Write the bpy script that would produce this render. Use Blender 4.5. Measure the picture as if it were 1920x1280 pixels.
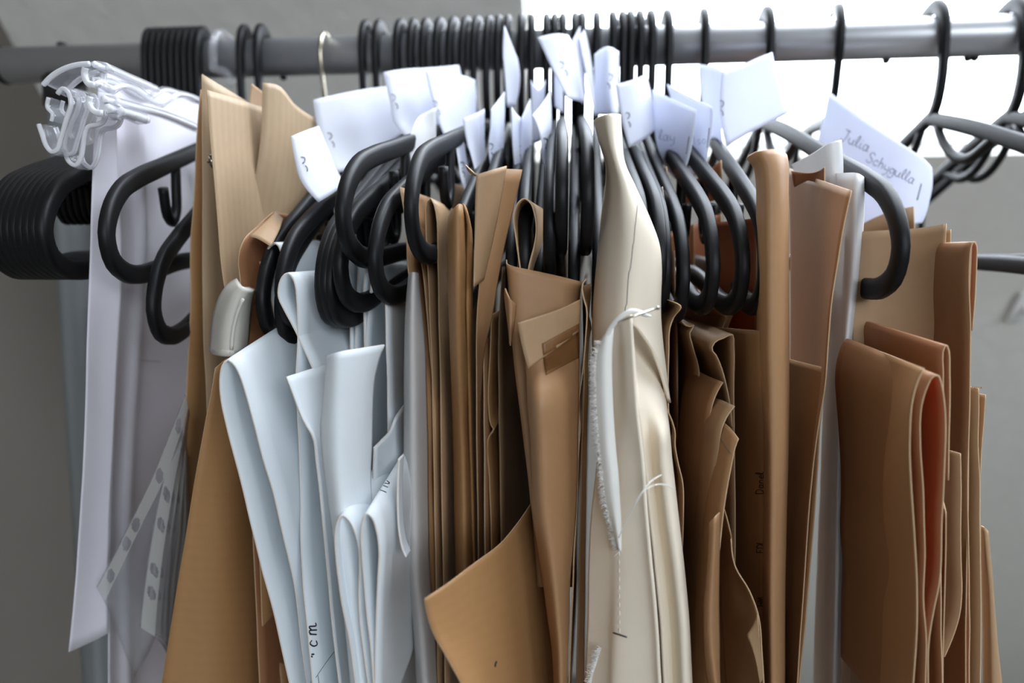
import bpy, bmesh, math, random
import numpy as np
from mathutils import Vector, Matrix, noise
from mathutils.bvhtree import BVHTree

random.seed(7)
for o in list(bpy.data.objects):
    bpy.data.objects.remove(o)
S = bpy.context.scene
COL = S.collection

# ------------------------------------------------------------------ camera
FPX = 1400.0                       # focal length in pixels of the 1920x1280 frame
YAW, PITCH = math.radians(6.15), math.radians(6.0)
RAIL_Z = 1.5
CAM = np.array([0.0, -0.476, RAIL_Z - 0.131])
fw = np.array([-math.sin(YAW) * math.cos(PITCH), math.cos(YAW) * math.cos(PITCH), -math.sin(PITCH)])
rt = np.array([math.cos(YAW), math.sin(YAW), 0.0])
up = np.cross(rt, fw)
cam = bpy.data.cameras.new('camera')
cam.sensor_width = 36.0
cam.lens = 36.0 * FPX / 1920.0
cam.clip_start = 0.01
cam.dof.use_dof = True
cam.dof.focus_distance = 0.275
cam.dof.aperture_fstop = 6.5
camo = bpy.data.objects.new('camera', cam)
camo.matrix_world = Matrix(((rt[0], up[0], -fw[0], CAM[0]), (rt[1], up[1], -fw[1], CAM[1]),
                            (rt[2], up[2], -fw[2], CAM[2]), (0, 0, 0, 1)))
COL.objects.link(camo)
S.camera = camo

# ------------------------------------------------------------------ daylight
SKY = 10.3
world = bpy.data.worlds.new('overcast_sky')
S.world = world
world.use_nodes = True
wb = world.node_tree.nodes['Background']
wb.inputs[0].default_value = (0.84, 0.92, 1.0, 1)
wb.inputs[1].default_value = SKY
S.view_settings.view_transform = 'Standard'
S.view_settings.look = 'None'
S.view_settings.exposure = 0.26
S.view_settings.gamma = 1.0
S.view_settings.use_curve_mapping = False
S.cycles.max_bounces = 10
S.cycles.diffuse_bounces = 5
S.cycles.transparent_max_bounces = 16
S.cycles.use_denoising = True
S.cycles.sample_clamp_indirect = 6.0


def portal(name, centre, normal, sx, sy):
    l = bpy.data.lights.new(name, 'AREA')
    l.shape = 'RECTANGLE'
    l.size, l.size_y = sx, sy
    l.cycles.is_portal = True
    o = bpy.data.objects.new(name, l)
    n = Vector(normal).normalized()                  # a lamp shines along its -Z
    xa = Vector((1, 0, 0)) if abs(n.x) < .9 else Vector((0, 1, 0))
    ya = (-n).cross(xa)
    m = Matrix((xa, ya, -n)).transposed().to_4x4()
    m.translation = Vector(centre)
    o.matrix_world = m
    COL.objects.link(o)


# ------------------------------------------------------------------ helpers
def ray(px, py):
    return fw + rt * ((px - 960) / FPX) - up * ((py - 640) / FPX)


def W(px, py, y):
    """the place in the room at depth y (metres behind the rail) measured at a pixel of the photograph"""
    d = ray(px, py)
    return CAM + d * ((y - CAM[1]) / d[1])


def proj(p):
    v = np.array(p, float) - CAM
    z = v @ fw
    return 960 + FPX * (v @ rt) / z, 640 - FPX * (v @ up) / z


def cr(pts, n):
    """n samples of a smooth curve through pts"""
    P = np.array(pts, float)
    if len(P) == 1:
        return np.repeat(P, n, 0)
    d = np.linalg.norm(np.diff(P, axis=0), axis=1)
    d = np.maximum(d, 1e-6) ** 0.75
    t = np.concatenate([[0], np.cumsum(d)])
    if len(P) == 2:
        a = np.linspace(0, 1, n)[:, None]
        return P[0] * (1 - a) + P[1] * a
    m = np.zeros_like(P)
    for i in range(1, len(P) - 1):
        h0, h1 = t[i] - t[i - 1], t[i + 1] - t[i]
        m[i] = ((P[i] - P[i - 1]) / h0 * h1 + (P[i + 1] - P[i]) / h1 * h0) / (h0 + h1)
    m[0] = 1.5 * (P[1] - P[0]) / (t[1] - t[0]) - 0.5 * m[1]
    m[-1] = 1.5 * (P[-1] - P[-2]) / (t[-1] - t[-2]) - 0.5 * m[-2]
    out = []
    for x in np.linspace(0, t[-1], n):
        i = min(max(np.searchsorted(t, x) - 1, 0), len(P) - 2)
        h = t[i + 1] - t[i]
        s = (x - t[i]) / h
        out.append((2 * s**3 - 3 * s**2 + 1) * P[i] + (s**3 - 2 * s**2 + s) * h * m[i]
                   + (-2 * s**3 + 3 * s**2) * P[i + 1] + (s**3 - s**2) * h * m[i + 1])
    return np.array(out)


def tag(o, label=None, cat=None, group=None, kind=None):
    if label: o['label'] = label
    if cat: o['category'] = cat
    if group: o['group'] = group
    if kind: o['kind'] = kind
    return o


def mesh_obj(name, verts, faces, mats, parent=None, smooth=True, uvs=None):
    me = bpy.data.meshes.new(name)
    me.from_pydata([tuple(map(float, v)) for v in verts], [], faces)
    if uvs is not None:
        uvl = me.uv_layers.new(name='UVMap')
        for lp in me.loops:
            uvl.data[lp.index].uv = uvs[lp.vertex_index]
    for m in (mats if isinstance(mats, (list, tuple)) else [mats]):
        me.materials.append(m)
    if smooth:
        me.polygons.foreach_set('use_smooth', [True] * len(me.polygons))
    me.update()
    o = bpy.data.objects.new(name, me)
    COL.objects.link(o)
    if parent: o.parent = parent
    return o


def empty(name, loc=(0, 0, 0), rz=0):
    o = bpy.data.objects.new(name, None)
    o.empty_display_size = 0.02
    o.location = loc
    o.rotation_euler = (0, 0, rz)
    COL.objects.link(o)
    return o


SHEETS = {}


def grid_sheet(name, G, mat, thick, parent=None, edge=None, key=None):
    nu, nv = G.shape[:2]
    verts = G.reshape(-1, 3)
    faces = [(i * nv + j, i * nv + j + 1, (i + 1) * nv + j + 1, (i + 1) * nv + j)
             for i in range(nu - 1) for j in range(nv - 1)]
    du = np.concatenate([[0], np.cumsum(np.linalg.norm(np.diff(G, axis=0), axis=2).mean(1))])
    dv = np.concatenate([[0], np.cumsum(np.linalg.norm(np.diff(G, axis=1), axis=2).mean(0))])
    uv = [(float(du[i]), float(dv[j])) for i in range(nu) for j in range(nv)]
    mats = [mat] if edge is None else [mat, edge]
    o = mesh_obj(name, verts, faces, mats, parent, True, uv)
    if thick:
        md = o.modifiers.new('thickness', 'SOLIDIFY')
        md.thickness = thick
        md.offset = 0
        if edge is not None: md.material_offset_rim = 1
    o['_k'] = 0
    del o['_k']
    SHEETS[o.name] = (BVHTree.FromPolygons([tuple(v) for v in verts], faces), thick)
    return o


def to3(col):
    """column (points, y): points (px,py) or (px,py,y)"""
    pts, y = col
    return np.array([W(p[0], p[1], p[2] if len(p) > 2 else y) for p in pts])


def wob(G, amp, scale=14.0, seed=0.0):
    if amp:
        for i in range(G.shape[0]):
            for j in range(G.shape[1]):
                p = G[i, j] * scale
                n = noise.noise_vector((p[0] + seed, p[1] * 0.6 + seed * 1.7, p[2]))
                G[i, j, 0] += n.x * amp
                G[i, j, 1] += n.y * amp * 0.6
                q = G[i, j] * 70
                n2 = noise.noise((q[0] + seed, q[1], q[2] + 3.1))
                G[i, j, 0] += n2 * amp * 0.18
    return G


def loft(cols3, nu, nv, sharp=False):
    R = [cr(c, nv) for c in cols3]
    R = np.array(R)
    if len(R) == 2 or sharp:
        seg = np.linspace(0, len(R) - 1, nu)
        out = []
        for s in seg:
            i = min(int(s), len(R) - 2)
            out.append(R[i] * (1 - (s - i)) + R[i + 1] * (s - i))
        return np.array(out)
    return np.array([cr(R[:, j], nu) for j in range(nv)]).transpose(1, 0, 2)


SEED = [1.0]


def sink(cols, dy, y0=560, y1=800):
    """the sheet leans back toward its foot by dy metres"""
    return [([(p[0], p[1], (p[2] if len(p) > 2 else y) + dy * min(1, max(0, (p[1] - y0) / (y1 - y0)))) for p in pts], y) for pts, y in cols]



def patch(name, label, cat, mat, cols, nu=14, nv=40, thick=0.00045, edge=None, amp=0.0006, sharp=False,
          group=None, parent=None):
    G = loft([to3(c) for c in cols], nu, nv, sharp)
    SEED[0] += 3.37
    G = wob(G, amp, seed=SEED[0])
    o = grid_sheet(name, G, mat, thick, parent, edge)
    if parent is None: tag(o, label, cat, group)
    return o


def ext(name, label, cat, mat, prof, y0, L=0.28, dx=0.0, dz=0.0, nu=14, nv=60, thick=0.00045, edge=None, amp=0.0009,
        group=None, parent=None, bow=0.0):
    """a sheet whose near edge runs along prof and which reaches back over L metres"""
    a = cr(np.array([W(p[0], p[1], p[2] if len(p) > 2 else y0) for p in prof]), nv)
    G = []
    for i in range(nu):
        s = i / (nu - 1)
        G.append(a + np.array([dx * s + bow * math.sin(math.pi * s), L * s, dz * s]))
    G = np.array(G)
    SEED[0] += 2.71
    base = G[0].copy()
    G = wob(G, amp, seed=SEED[0])
    o = grid_sheet(name, G, mat, thick, parent, edge)
    if parent is None: tag(o, label, cat, group)
    return o


def sweep_mesh(path, w, t, upv, closed=False, rnd=0.45, taper=None, nseg=8):
    """rounded bar along a 3-D path: w across, t along upv"""
    P = np.array(path, float)
    n = len(P)
    upv = np.array(upv, float) / np.linalg.norm(upv)
    k = nseg
    sec = []
    for i in range(k):
        a = 2 * math.pi * (i + 0.5) / k
        c, s = math.cos(a), math.sin(a)
        e = 1 - rnd
        sx = math.copysign(abs(c) ** (0.5 + rnd * 0.5), c)
        sy = math.copysign(abs(s) ** (0.5 + rnd * 0.5), s)
        sec.append((sx, sy))
    V, Fc = [], []
    for i in range(n):
        if closed:
            tg = P[(i + 1) % n] - P[i - 1]
        else:
            tg = P[min(i + 1, n - 1)] - P[max(i - 1, 0)]
        tg = tg / max(np.linalg.norm(tg), 1e-9)
        side = np.cross(upv, tg)
        side /= max(np.linalg.norm(side), 1e-9)
        u2 = np.cross(tg, side)
        f = taper(i / (n - 1)) if taper else 1.0
        for sx, sy in sec:
            V.append(P[i] + side * (sx * w / 2 * f) + u2 * (sy * t / 2 * (0.35 + 0.65 * f)))
    m = n if closed else n - 1
    for i in range(m):
        b = (i + 1) % n
        for j in range(k):
            j2 = (j + 1) % k
            Fc.append((i * k + j, i * k + j2, b * k + j2, b * k + j))
    if not closed:
        Fc.append(tuple(range(k - 1, -1, -1)))
        Fc.append(tuple((n - 1) * k + j for j in range(k)))
    return V, Fc


def merge(*ms):
    V, Fc = [], []
    for v, f in ms:
        b = len(V)
        V += list(v)
        Fc += [tuple(i + b for i in q) for q in f]
    return V, Fc


def bar(name, path, w, t, upv, mat, parent=None, closed=False, taper=None, n=None, rnd=0.45, nseg=8):
    p = cr(path, n) if n else path
    V, Fc = sweep_mesh(p, w, t, upv, closed, rnd, taper, nseg)
    return mesh_obj(name, V, Fc, mat, parent)


def tube(name, path, r, mat, parent=None, n=None, nseg=6):
    p = cr(path, n) if n else np.array(path, float)
    d = p[-1] - p[0]
    upv = (0.31, -0.8, 0.2) if abs(d[2]) > abs(d[1]) else (0.2, 0.1, 0.9)
    V, Fc = sweep_mesh(p, 2 * r, 2 * r, upv, False, 1.0, None, nseg)
    return mesh_obj(name, V, Fc, mat, parent)


def box(name, lo, hi, mat, parent=None, bev=0.0):
    bm = bmesh.new()
    bmesh.ops.create_cube(bm, size=1)
    for v in bm.verts:
        v.co = Vector([(lo[i] + hi[i]) / 2 + v.co[i] * (hi[i] - lo[i]) for i in range(3)])
    if bev:
        bmesh.ops.bevel(bm, geom=bm.edges[:], offset=bev, segments=2, affect='EDGES')
    me = bpy.data.meshes.new(name)
    bm.to_mesh(me)
    bm.free()
    me.materials.append(mat)
    o = bpy.data.objects.new(name, me)
    COL.objects.link(o)
    if parent: o.parent = parent
    return o


def on_sheet(o, px, py, lift=0.0003):
    bvh, th = SHEETS[o.name]
    d = Vector(ray(px, py)).normalized()
    c = Vector(CAM)
    h = bvh.ray_cast(c, d)
    if h[0] is None: return None
    nrm = h[1].normalized()
    if nrm.dot(d) > 0: nrm = -nrm
    return np.array(h[0] + nrm * (th / 2 + lift))


def ink(name, o, strokes, mat, r=0.00018, lift=0.0001):
    """pen strokes lying on a sheet"""
    ms = []
    for st in strokes:
        pts = cr([(p[0], p[1], 0) for p in st], max(4, 5 * len(st)))
        run = []
        for p in pts:
            q = on_sheet(o, p[0], p[1], lift)
            if q is None:
                continue
            if run and np.linalg.norm(q - run[-1]) > 0.02:
                continue
            run.append(q)
        if len(run) > 1:
            ms.append(sweep_mesh(np.array(run), 2 * r, 2 * r, (0.2, -0.9, 0.25), False, 1.0, None, 4))
    if ms:
        V, Fc = merge(*ms)
        return mesh_obj(name, V, Fc, mat, o)


GLYPH = {
    'J': (0.6, [[(0.1, 1), (0.55, 1)], [(0.4, 1), (0.38, 0.3), (0.2, -0.05), (0.02, 0.15)]]),
    'u': (0.55, [[(0.02, 0.5), (0.05, 0.1), (0.25, 0), (0.4, 0.2), (0.43, 0.5)], [(0.43, 0.5), (0.43, 0.05), (0.55, 0.05)]]),
    'l': (0.3, [[(0.02, 0.1), (0.2, 0.8), (0.15, 1), (0.06, 0.8), (0.1, 0.1), (0.3, 0.05)]]),
    'i': (0.25, [[(0.08, 0.5), (0.08, 0.05), (0.25, 0.05)], [(0.1, 0.72), (0.13, 0.78)]]),
    'a': (0.55, [[(0.42, 0.45), (0.15, 0.5), (0.02, 0.2), (0.15, 0), (0.36, 0.12), (0.43, 0.5)], [(0.43, 0.5), (0.42, 0.05), (0.55, 0.05)]]),
    'S': (0.6, [[(0.55, 0.85), (0.35, 1.02), (0.1, 0.85), (0.2, 0.58), (0.48, 0.38), (0.42, 0.05), (0.1, 0), (0, 0.18)]]),
    'c': (0.45, [[(0.42, 0.42), (0.2, 0.52), (0.02, 0.25), (0.15, 0), (0.42, 0.08)]]),
    'h': (0.5, [[(0.08, 1), (0.05, 0)], [(0.06, 0.3), (0.25, 0.52), (0.38, 0.35), (0.4, 0)]]),
    'y': (0.5, [[(0.02, 0.5), (0.1, 0.12), (0.35, 0.15)], [(0.42, 0.5), (0.35, -0.3), (0.1, -0.42)]]),
    'g': (0.5, [[(0.42, 0.42), (0.15, 0.5), (0.02, 0.2), (0.2, 0.02), (0.42, 0.3)], [(0.43, 0.5), (0.4, -0.3), (0.12, -0.42), (0.02, -0.2)]]),
    '1': (0.45, [[(0.0, 0.65), (0.3, 1)], [(0.3, 1), (0.35, 0.45)]]),
    'm': (0.8, [[(0.02, 0.5), (0.02, 0)], [(0.02, 0.35), (0.2, 0.52), (0.32, 0)], [(0.32, 0.35), (0.5, 0.52), (0.62, 0.05), (0.78, 0.1)]]),
    'D': (0.65, [[(0.05, 1), (0.05, 0)], [(0.02, 1), (0.45, 0.85), (0.55, 0.4), (0.3, 0.03), (0.02, 0)]]),
    'n': (0.5, [[(0.04, 0.5), (0.04, 0)], [(0.04, 0.35), (0.25, 0.52), (0.36, 0.3), (0.4, 0)]]),
    'e': (0.45, [[(0.03, 0.25), (0.38, 0.3), (0.25, 0.52), (0.04, 0.3), (0.15, 0), (0.42, 0.08)]]),
    'F': (0.55, [[(0.05, 1), (0.05, 0)], [(0.05, 1), (0.5, 1)], [(0.05, 0.5), (0.4, 0.5)]]),
    'L': (0.55, [[(0.05, 1), (0.05, 0), (0.5, 0)]]),
    'H': (0.6, [[(0.05, 1), (0.05, 0)], [(0.05, 0.5), (0.5, 0.5)], [(0.5, 1), (0.5, 0)]]),
    'M': (0.75, [[(0.02, 0), (0.1, 1)], [(0.1, 1), (0.33, 0.3)], [(0.33, 0.3), (0.58, 1)], [(0.58, 1), (0.66, 0)]]),
    'v': (0.45, [[(0.02, 0.5), (0.18, 0), (0.4, 0.52)]]),
    'I': (0.3, [[(0.1, 1), (0.1, 0)]]),
    's': (0.4, [[(0.35, 0.42), (0.15, 0.52), (0.08, 0.35), (0.32, 0.18), (0.18, 0), (0.02, 0.08)]]),
    'o': (0.5, [[(0.25, 0.5), (0.03, 0.25), (0.22, 0), (0.42, 0.25), (0.25, 0.5)]]),
    ' ': (0.4, []),
}


def write(o, text, x, y, dx, dy, h, mat, r=0.00018, name='handwriting'):
    """handwriting on sheet o; (dx,dy) is the reading direction in the picture"""
    n = math.hypot(dx, dy)
    ex, ey = dx / n, dy / n
    ux, uy = ey, -ex
    st, cx = [], 0
    for ch in text:
        wd, gl = GLYPH[ch]
        for g in gl:
            st.append([(x + ex * (cx + a) * h + ux * b * h, y + ey * (cx + a) * h + uy * b * h) for a, b in g])
        cx += wd + 0.08
    return ink(name, o, st, mat, r)


# ------------------------------------------------------------------ materials
def srgb(r, g, b):
    f = lambda c: ((c / 255 + 0.055) / 1.055) ** 2.4 if c > 10 else c / 255 / 12.92
    return (f(r), f(g), f(b), 1)


def base_mat(name):
    m = bpy.data.materials.new(name)
    m.use_nodes = True
    nt = m.node_tree
    return m, nt, nt.nodes['Principled BSDF'], nt.nodes['Material Output']


def N(nt, typ, **kw):
    n = nt.nodes.new(typ)
    for k, v in kw.items():
        if k.startswith('i_'):
            n.inputs[int(k[2:])].default_value = v
        else:
            setattr(n, k, v)
    return n


def plain(name, col, rough=0.5, metal=0.0, spec=0.5, mottled=0.0, scale=60, bump=0.0, coat=0):
    m, nt, b, out = base_mat(name)
    b.inputs['Roughness'].default_value = rough
    b.inputs['Metallic'].default_value = metal
    b.inputs['Specular IOR Level'].default_value = spec
    b.inputs['Base Color'].default_value = col
    if mottled or bump:
        tc = N(nt, 'ShaderNodeTexCoord')
        nz = N(nt, 'ShaderNodeTexNoise')
        nz.inputs['Scale'].default_value = scale
        nz.inputs['Detail'].default_value = 5
        nt.links.new(tc.outputs['Object'], nz.inputs['Vector'])
        if mottled:
            mx = N(nt, 'ShaderNodeMixRGB', blend_type='MIX')
            mx.inputs[1].default_value = tuple(c * (1 - mottled) for c in col[:3]) + (1,)
            mx.inputs[2].default_value = tuple(min(1, c * (1 + mottled)) for c in col[:3]) + (1,)
            nt.links.new(nz.outputs['Fac'], mx.inputs[0])
            nt.links.new(mx.outputs[0], b.inputs['Base Color'])
        if bump:
            bp = N(nt, 'ShaderNodeBump')
            bp.inputs['Strength'].default_value = 0.6
            bp.inputs['Distance'].default_value = bump
            nt.links.new(nz.outputs['Fac'], bp.inputs['Height'])
            nt.links.new(bp.outputs[0], b.inputs['Normal'])
    return m


def paper(name, col, trans=0.12, tcol=None, rib=0.0, ribdir='V', fibre=0.07, rough=0.52, ribscale=420):
    """paper: fibres, faint ribs, and light shining through"""
    m, nt, b, out = base_mat(name)
    b.inputs['Roughness'].default_value = rough
    b.inputs['Specular IOR Level'].default_value = 0.4
    uv = N(nt, 'ShaderNodeUVMap')
    nz = N(nt, 'ShaderNodeTexNoise')
    nz.inputs['Scale'].default_value = 260
    nz.inputs['Detail'].default_value = 6
    nz2 = N(nt, 'ShaderNodeTexNoise')
    nz2.inputs['Scale'].default_value = 18
    nz2.inputs['Detail'].default_value = 3
    nt.links.new(uv.outputs[0], nz.inputs['Vector'])
    nt.links.new(uv.outputs[0], nz2.inputs['Vector'])
    ad = N(nt, 'ShaderNodeMath', operation='ADD')
    nt.links.new(nz.outputs['Fac'], ad.inputs[0])
    nt.links.new(nz2.outputs['Fac'], ad.inputs[1])
    h = ad
    if rib:
        wv = N(nt, 'ShaderNodeTexWave', wave_type='BANDS', bands_direction='Y' if ribdir == 'V' else 'X')
        wv.inputs['Scale'].default_value = ribscale / 6.283 * 0.95
        wv.inputs['Distortion'].default_value = 1.2
        wv.inputs['Detail'].default_value = 1.0
        wv.inputs['Detail Scale'].default_value = 0.3
        nt.links.new(uv.outputs[0], wv.inputs['Vector'])
        ml = N(nt, 'ShaderNodeMath', operation='MULTIPLY_ADD')
        ml.inputs[1].default_value = rib
        nt.links.new(wv.outputs['Fac'], ml.inputs[0])
        nt.links.new(ad.outputs[0], ml.inputs[2])
        h = ml
    mr = N(nt, 'ShaderNodeMapRange')
    mr.inputs['From Min'].default_value = 0.6
    mr.inputs['From Max'].default_value = 1.5 + rib
    mr.inputs['To Min'].default_value = 1 - fibre
    mr.inputs['To Max'].default_value = 1 + fibre
    nt.links.new(h.outputs[0], mr.inputs['Value'])
    mul = N(nt, 'ShaderNodeVectorMath', operation='SCALE')
    mul.inputs[0].default_value = col[:3]
    nt.links.new(mr.outputs[0], mul.inputs['Scale'])
    nt.links.new(mul.outputs[0], b.inputs['Base Color'])
    bp = N(nt, 'ShaderNodeBump')
    bp.inputs['Strength'].default_value = 0.25
    bp.inputs['Distance'].default_value = 0.0003
    nt.links.new(h.outputs[0], bp.inputs['Height'])
    nt.links.new(bp.outputs[0], b.inputs['Normal'])
    tr = N(nt, 'ShaderNodeBsdfTranslucent')
    tr.inputs[0].default_value = tcol or col
    mx = N(nt, 'ShaderNodeMixShader')
    mx.inputs[0].default_value = trans
    nt.links.new(b.outputs[0], mx.inputs[1])
    nt.links.new(tr.outputs[0], mx.inputs[2])
    nt.links.new(mx.outputs[0], out.inputs[0])
    return m


def see_through(name, tint, alpha, rough=0.12):
    """thin clear plastic: mostly passes light, with a sheen"""
    m, nt, b, out = base_mat(name)
    nt.nodes.remove(b)
    tp = N(nt, 'ShaderNodeBsdfTransparent')
    tp.inputs[0].default_value = (0.97, 0.97, 0.98, 1)
    gl = N(nt, 'ShaderNodeBsdfGlossy')
    gl.inputs['Roughness'].default_value = rough
    df = N(nt, 'ShaderNodeBsdfDiffuse')
    df.inputs[0].default_value = tint
    lw = N(nt, 'ShaderNodeLayerWeight')
    pw = N(nt, 'ShaderNodeMath', operation='POWER')
    pw.inputs[1].default_value = 5.0
    nt.links.new(lw.outputs['Facing'], pw.inputs[0])
    fr = N(nt, 'ShaderNodeMath', operation='MULTIPLY_ADD')
    fr.inputs[1].default_value = 0.9
    fr.inputs[2].default_value = 0.05
    nt.links.new(pw.outputs[0], fr.inputs[0])
    m1 = N(nt, 'ShaderNodeMixShader')
    m1.inputs[0].default_value = alpha
    nt.links.new(tp.outputs[0], m1.inputs[1])
    nt.links.new(df.outputs[0], m1.inputs[2])
    m2 = N(nt, 'ShaderNodeMixShader')
    nt.links.new(fr.outputs[0], m2.inputs[0])
    nt.links.new(m1.outputs[0], m2.inputs[1])
    nt.links.new(gl.outputs[0], m2.inputs[2])
    nt.links.new(m2.outputs[0], out.inputs[0])
    return m


M = {}
M['plaster'] = plain('plaster', srgb(222, 219, 212), 0.9, mottled=0.06, scale=55, bump=0.004, spec=0.1)
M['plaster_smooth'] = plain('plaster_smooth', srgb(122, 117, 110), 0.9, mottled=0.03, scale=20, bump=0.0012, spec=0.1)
M['floor'] = plain('floor_board', srgb(165, 164, 160), 0.5, mottled=0.2, scale=8)
M['trim'] = plain('window_paint', srgb(235, 235, 232), 0.4)
M['steel'] = plain('grey_rail_metal', srgb(186, 187, 190), 0.38, metal=0.55)
M['post'] = plain('grey_post_paint', srgb(112, 116, 116), 0.55, metal=0.15)
M['black'] = plain('black_plastic', srgb(13, 13, 15), 0.5, spec=0.25, mottled=0.1, scale=300)
M['cap'] = plain('black_cap_plastic', srgb(18, 18, 20), 0.45)
M['wire'] = plain('hook_wire', srgb(190, 180, 160), 0.25, metal=1.0)
M['pin'] = plain('pin_steel', srgb(210, 205, 195), 0.2, metal=1.0)
M['staple'] = plain('staple_steel', srgb(120, 120, 126), 0.35, metal=1.0)
M['greyplastic'] = plain('pale_plastic', srgb(205, 200, 190), 0.4, mottled=0.12, scale=90)
M['ink'] = plain('black_ink', srgb(28, 28, 32), 0.6)
M['pencil'] = plain('pencil_lead', srgb(95, 95, 105), 0.6)
M['tape'] = paper('brown_tape', srgb(128, 88, 52), 0.1, rough=0.35)
KR = srgb(166, 124, 80)
M['kraft'] = paper('kraft_paper', KR, 0.05, srgb(200, 120, 50), rib=0.25, ribdir='V')
M['kraft_h'] = paper('kraft_ribbed', srgb(170, 145, 114), 0.05, srgb(200, 120, 50), rib=0.5, ribdir='X', fibre=0.08)
M['kraft_plain'] = paper('kraft_smooth', srgb(168, 128, 90), 0.05, srgb(200, 120, 50), rib=0.0, fibre=0.06)
M['kraft_red'] = paper('kraft_reddish', srgb(164, 115, 80), 0.16, srgb(215, 110, 40), rib=0.0, fibre=0.06)
M['kraft_grey'] = paper('kraft_greyish', srgb(168, 136, 102), 0.05, srgb(200, 130, 60), rib=0.0, fibre=0.07)
M['kraft_glow'] = paper('kraft_thin', srgb(166, 128, 92), 0.3, srgb(225, 105, 30), rib=0.0, fibre=0.07)
M['kraft_edge'] = plain('kraft_cut_edge', srgb(196, 166, 130), 0.8)
M['card'] = paper('white_card', srgb(229, 235, 238), 0.04, rib=0.0, fibre=0.015, rough=0.45)
M['card_edge'] = plain('white_card_cut', srgb(222, 214, 206), 0.8)
M['white'] = paper('white_paper', srgb(232, 229, 236), 0.12, srgb(225, 225, 235), fibre=0.012)
M['label'] = paper('label_paper', srgb(242, 243, 247), 0.45, srgb(236, 240, 255), fibre=0.01)
M['grey_card'] = paper('grey_card', srgb(196, 192, 188), 0.05, fibre=0.03)
M['tracing'] = paper('tracing_paper', srgb(225, 224, 224), 0.35, srgb(235, 235, 235), fibre=0.012, rough=0.4)
M['clear'] = see_through('clear_sleeve', srgb(180, 182, 186), 0.16)
M['strip'] = see_through('sleeve_strip', srgb(215, 214, 208), 0.5, 0.3)
M['glassy'] = see_through('clear_hanger_plastic', srgb(240, 240, 245), 0.14, 0.04)
M['glassy_glint'] = see_through('clear_hanger_glint', srgb(250, 250, 252), 0.62, 0.08)  # near-white tone painting the light caught in clear edges


def fabric(name, col):
    m, nt, b, out = base_mat(name)
    b.inputs['Roughness'].default_value = 0.9
    b.inputs['Specular IOR Level'].default_value = 0.1
    uv = N(nt, 'ShaderNodeUVMap')
    w1 = N(nt, 'ShaderNodeTexWave', wave_type='BANDS', bands_direction='X')
    w2 = N(nt, 'ShaderNodeTexWave', wave_type='BANDS', bands_direction='Y')
    for w in (w1, w2):
        w.inputs['Scale'].default_value = 800
        w.inputs['Distortion'].default_value = 1.5
        w.inputs['Detail'].default_value = 2
        nt.links.new(uv.outputs[0], w.inputs['Vector'])
    nz = N(nt, 'ShaderNodeTexNoise')
    nz.inputs['Scale'].default_value = 40
    nz.inputs['Detail'].default_value = 6
    nt.links.new(uv.outputs[0], nz.inputs['Vector'])
    a = N(nt, 'ShaderNodeMath', operation='MULTIPLY')
    nt.links.new(w1.outputs['Fac'], a.inputs[0])
    nt.links.new(w2.outputs['Fac'], a.inputs[1])
    s = N(nt, 'ShaderNodeMath', operation='ADD')
    nt.links.new(a.outputs[0], s.inputs[0])
    nt.links.new(nz.outputs['Fac'], s.inputs[1])
    mr = N(nt, 'ShaderNodeMapRange')
    mr.inputs['From Min'].default_value = 0.3
    mr.inputs['From Max'].default_value = 1.4
    mr.inputs['To Min'].default_value = 0.92
    mr.inputs['To Max'].default_value = 1.08
    nt.links.new(s.outputs[0], mr.inputs['Value'])
    mul = N(nt, 'ShaderNodeVectorMath', operation='SCALE')
    mul.inputs[0].default_value = col[:3]
    nt.links.new(mr.outputs[0], mul.inputs['Scale'])
    nt.links.new(mul.outputs[0], b.inputs['Base Color'])
    bp = N(nt, 'ShaderNodeBump')
    bp.inputs['Strength'].default_value = 0.35
    bp.inputs['Distance'].default_value = 0.0002
    nt.links.new(s.outputs[0], bp.inputs['Height'])
    nt.links.new(bp.outputs[0], b.inputs['Normal'])
    return m


M['muslin'] = fabric('unbleached_muslin', srgb(236, 224, 204))
M['selvage'] = fabric('white_selvage', srgb(250, 248, 242))
M['thread'] = plain('white_thread', srgb(235, 232, 226), 0.8)

# ------------------------------------------------------------------ the attic room
XL, XR, YF = -0.60, 2.4, -2.4
KY, KZ = 1.35, 0.315                        # foot of the roof slope
UPS = np.array([0, -0.6465, 0.7629])        # up the slope
OUT = np.array([0, 0.7629, 0.6465])         # out through the roof
TOPA = 2.93
CEIL = KZ + TOPA * 0.7629
CY = KY - TOPA * 0.6465


def slope_pt(x, a, n):
    return np.array([x, KY, KZ]) + UPS * a + OUT * n


def slab(x0, x1, a0, a1, n0, n1):
    V = [slope_pt(x, a, n) for x in (x0, x1) for a in (a0, a1) for n in (n0, n1)]
    Fc = [(0, 1, 3, 2), (4, 6, 7, 5), (0, 4, 5, 1), (2, 3, 7, 6), (0, 2, 6, 4), (1, 5, 7, 3)]
    return V, Fc


def structure(name, m, mat):
    o = mesh_obj(name, m[0], m[1], mat, None, False)
    o['kind'] = 'structure'
    return o


def boxm(x0, x1, y0, y1, z0, z1):
    V = [(x, y, z) for x in (x0, x1) for y in (y0, y1) for z in (z0, z1)]
    return V, [(0, 1, 3, 2), (4, 6, 7, 5), (0, 4, 5, 1), (2, 3, 7, 6), (0, 2, 6, 4), (1, 5, 7, 3)]


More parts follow.
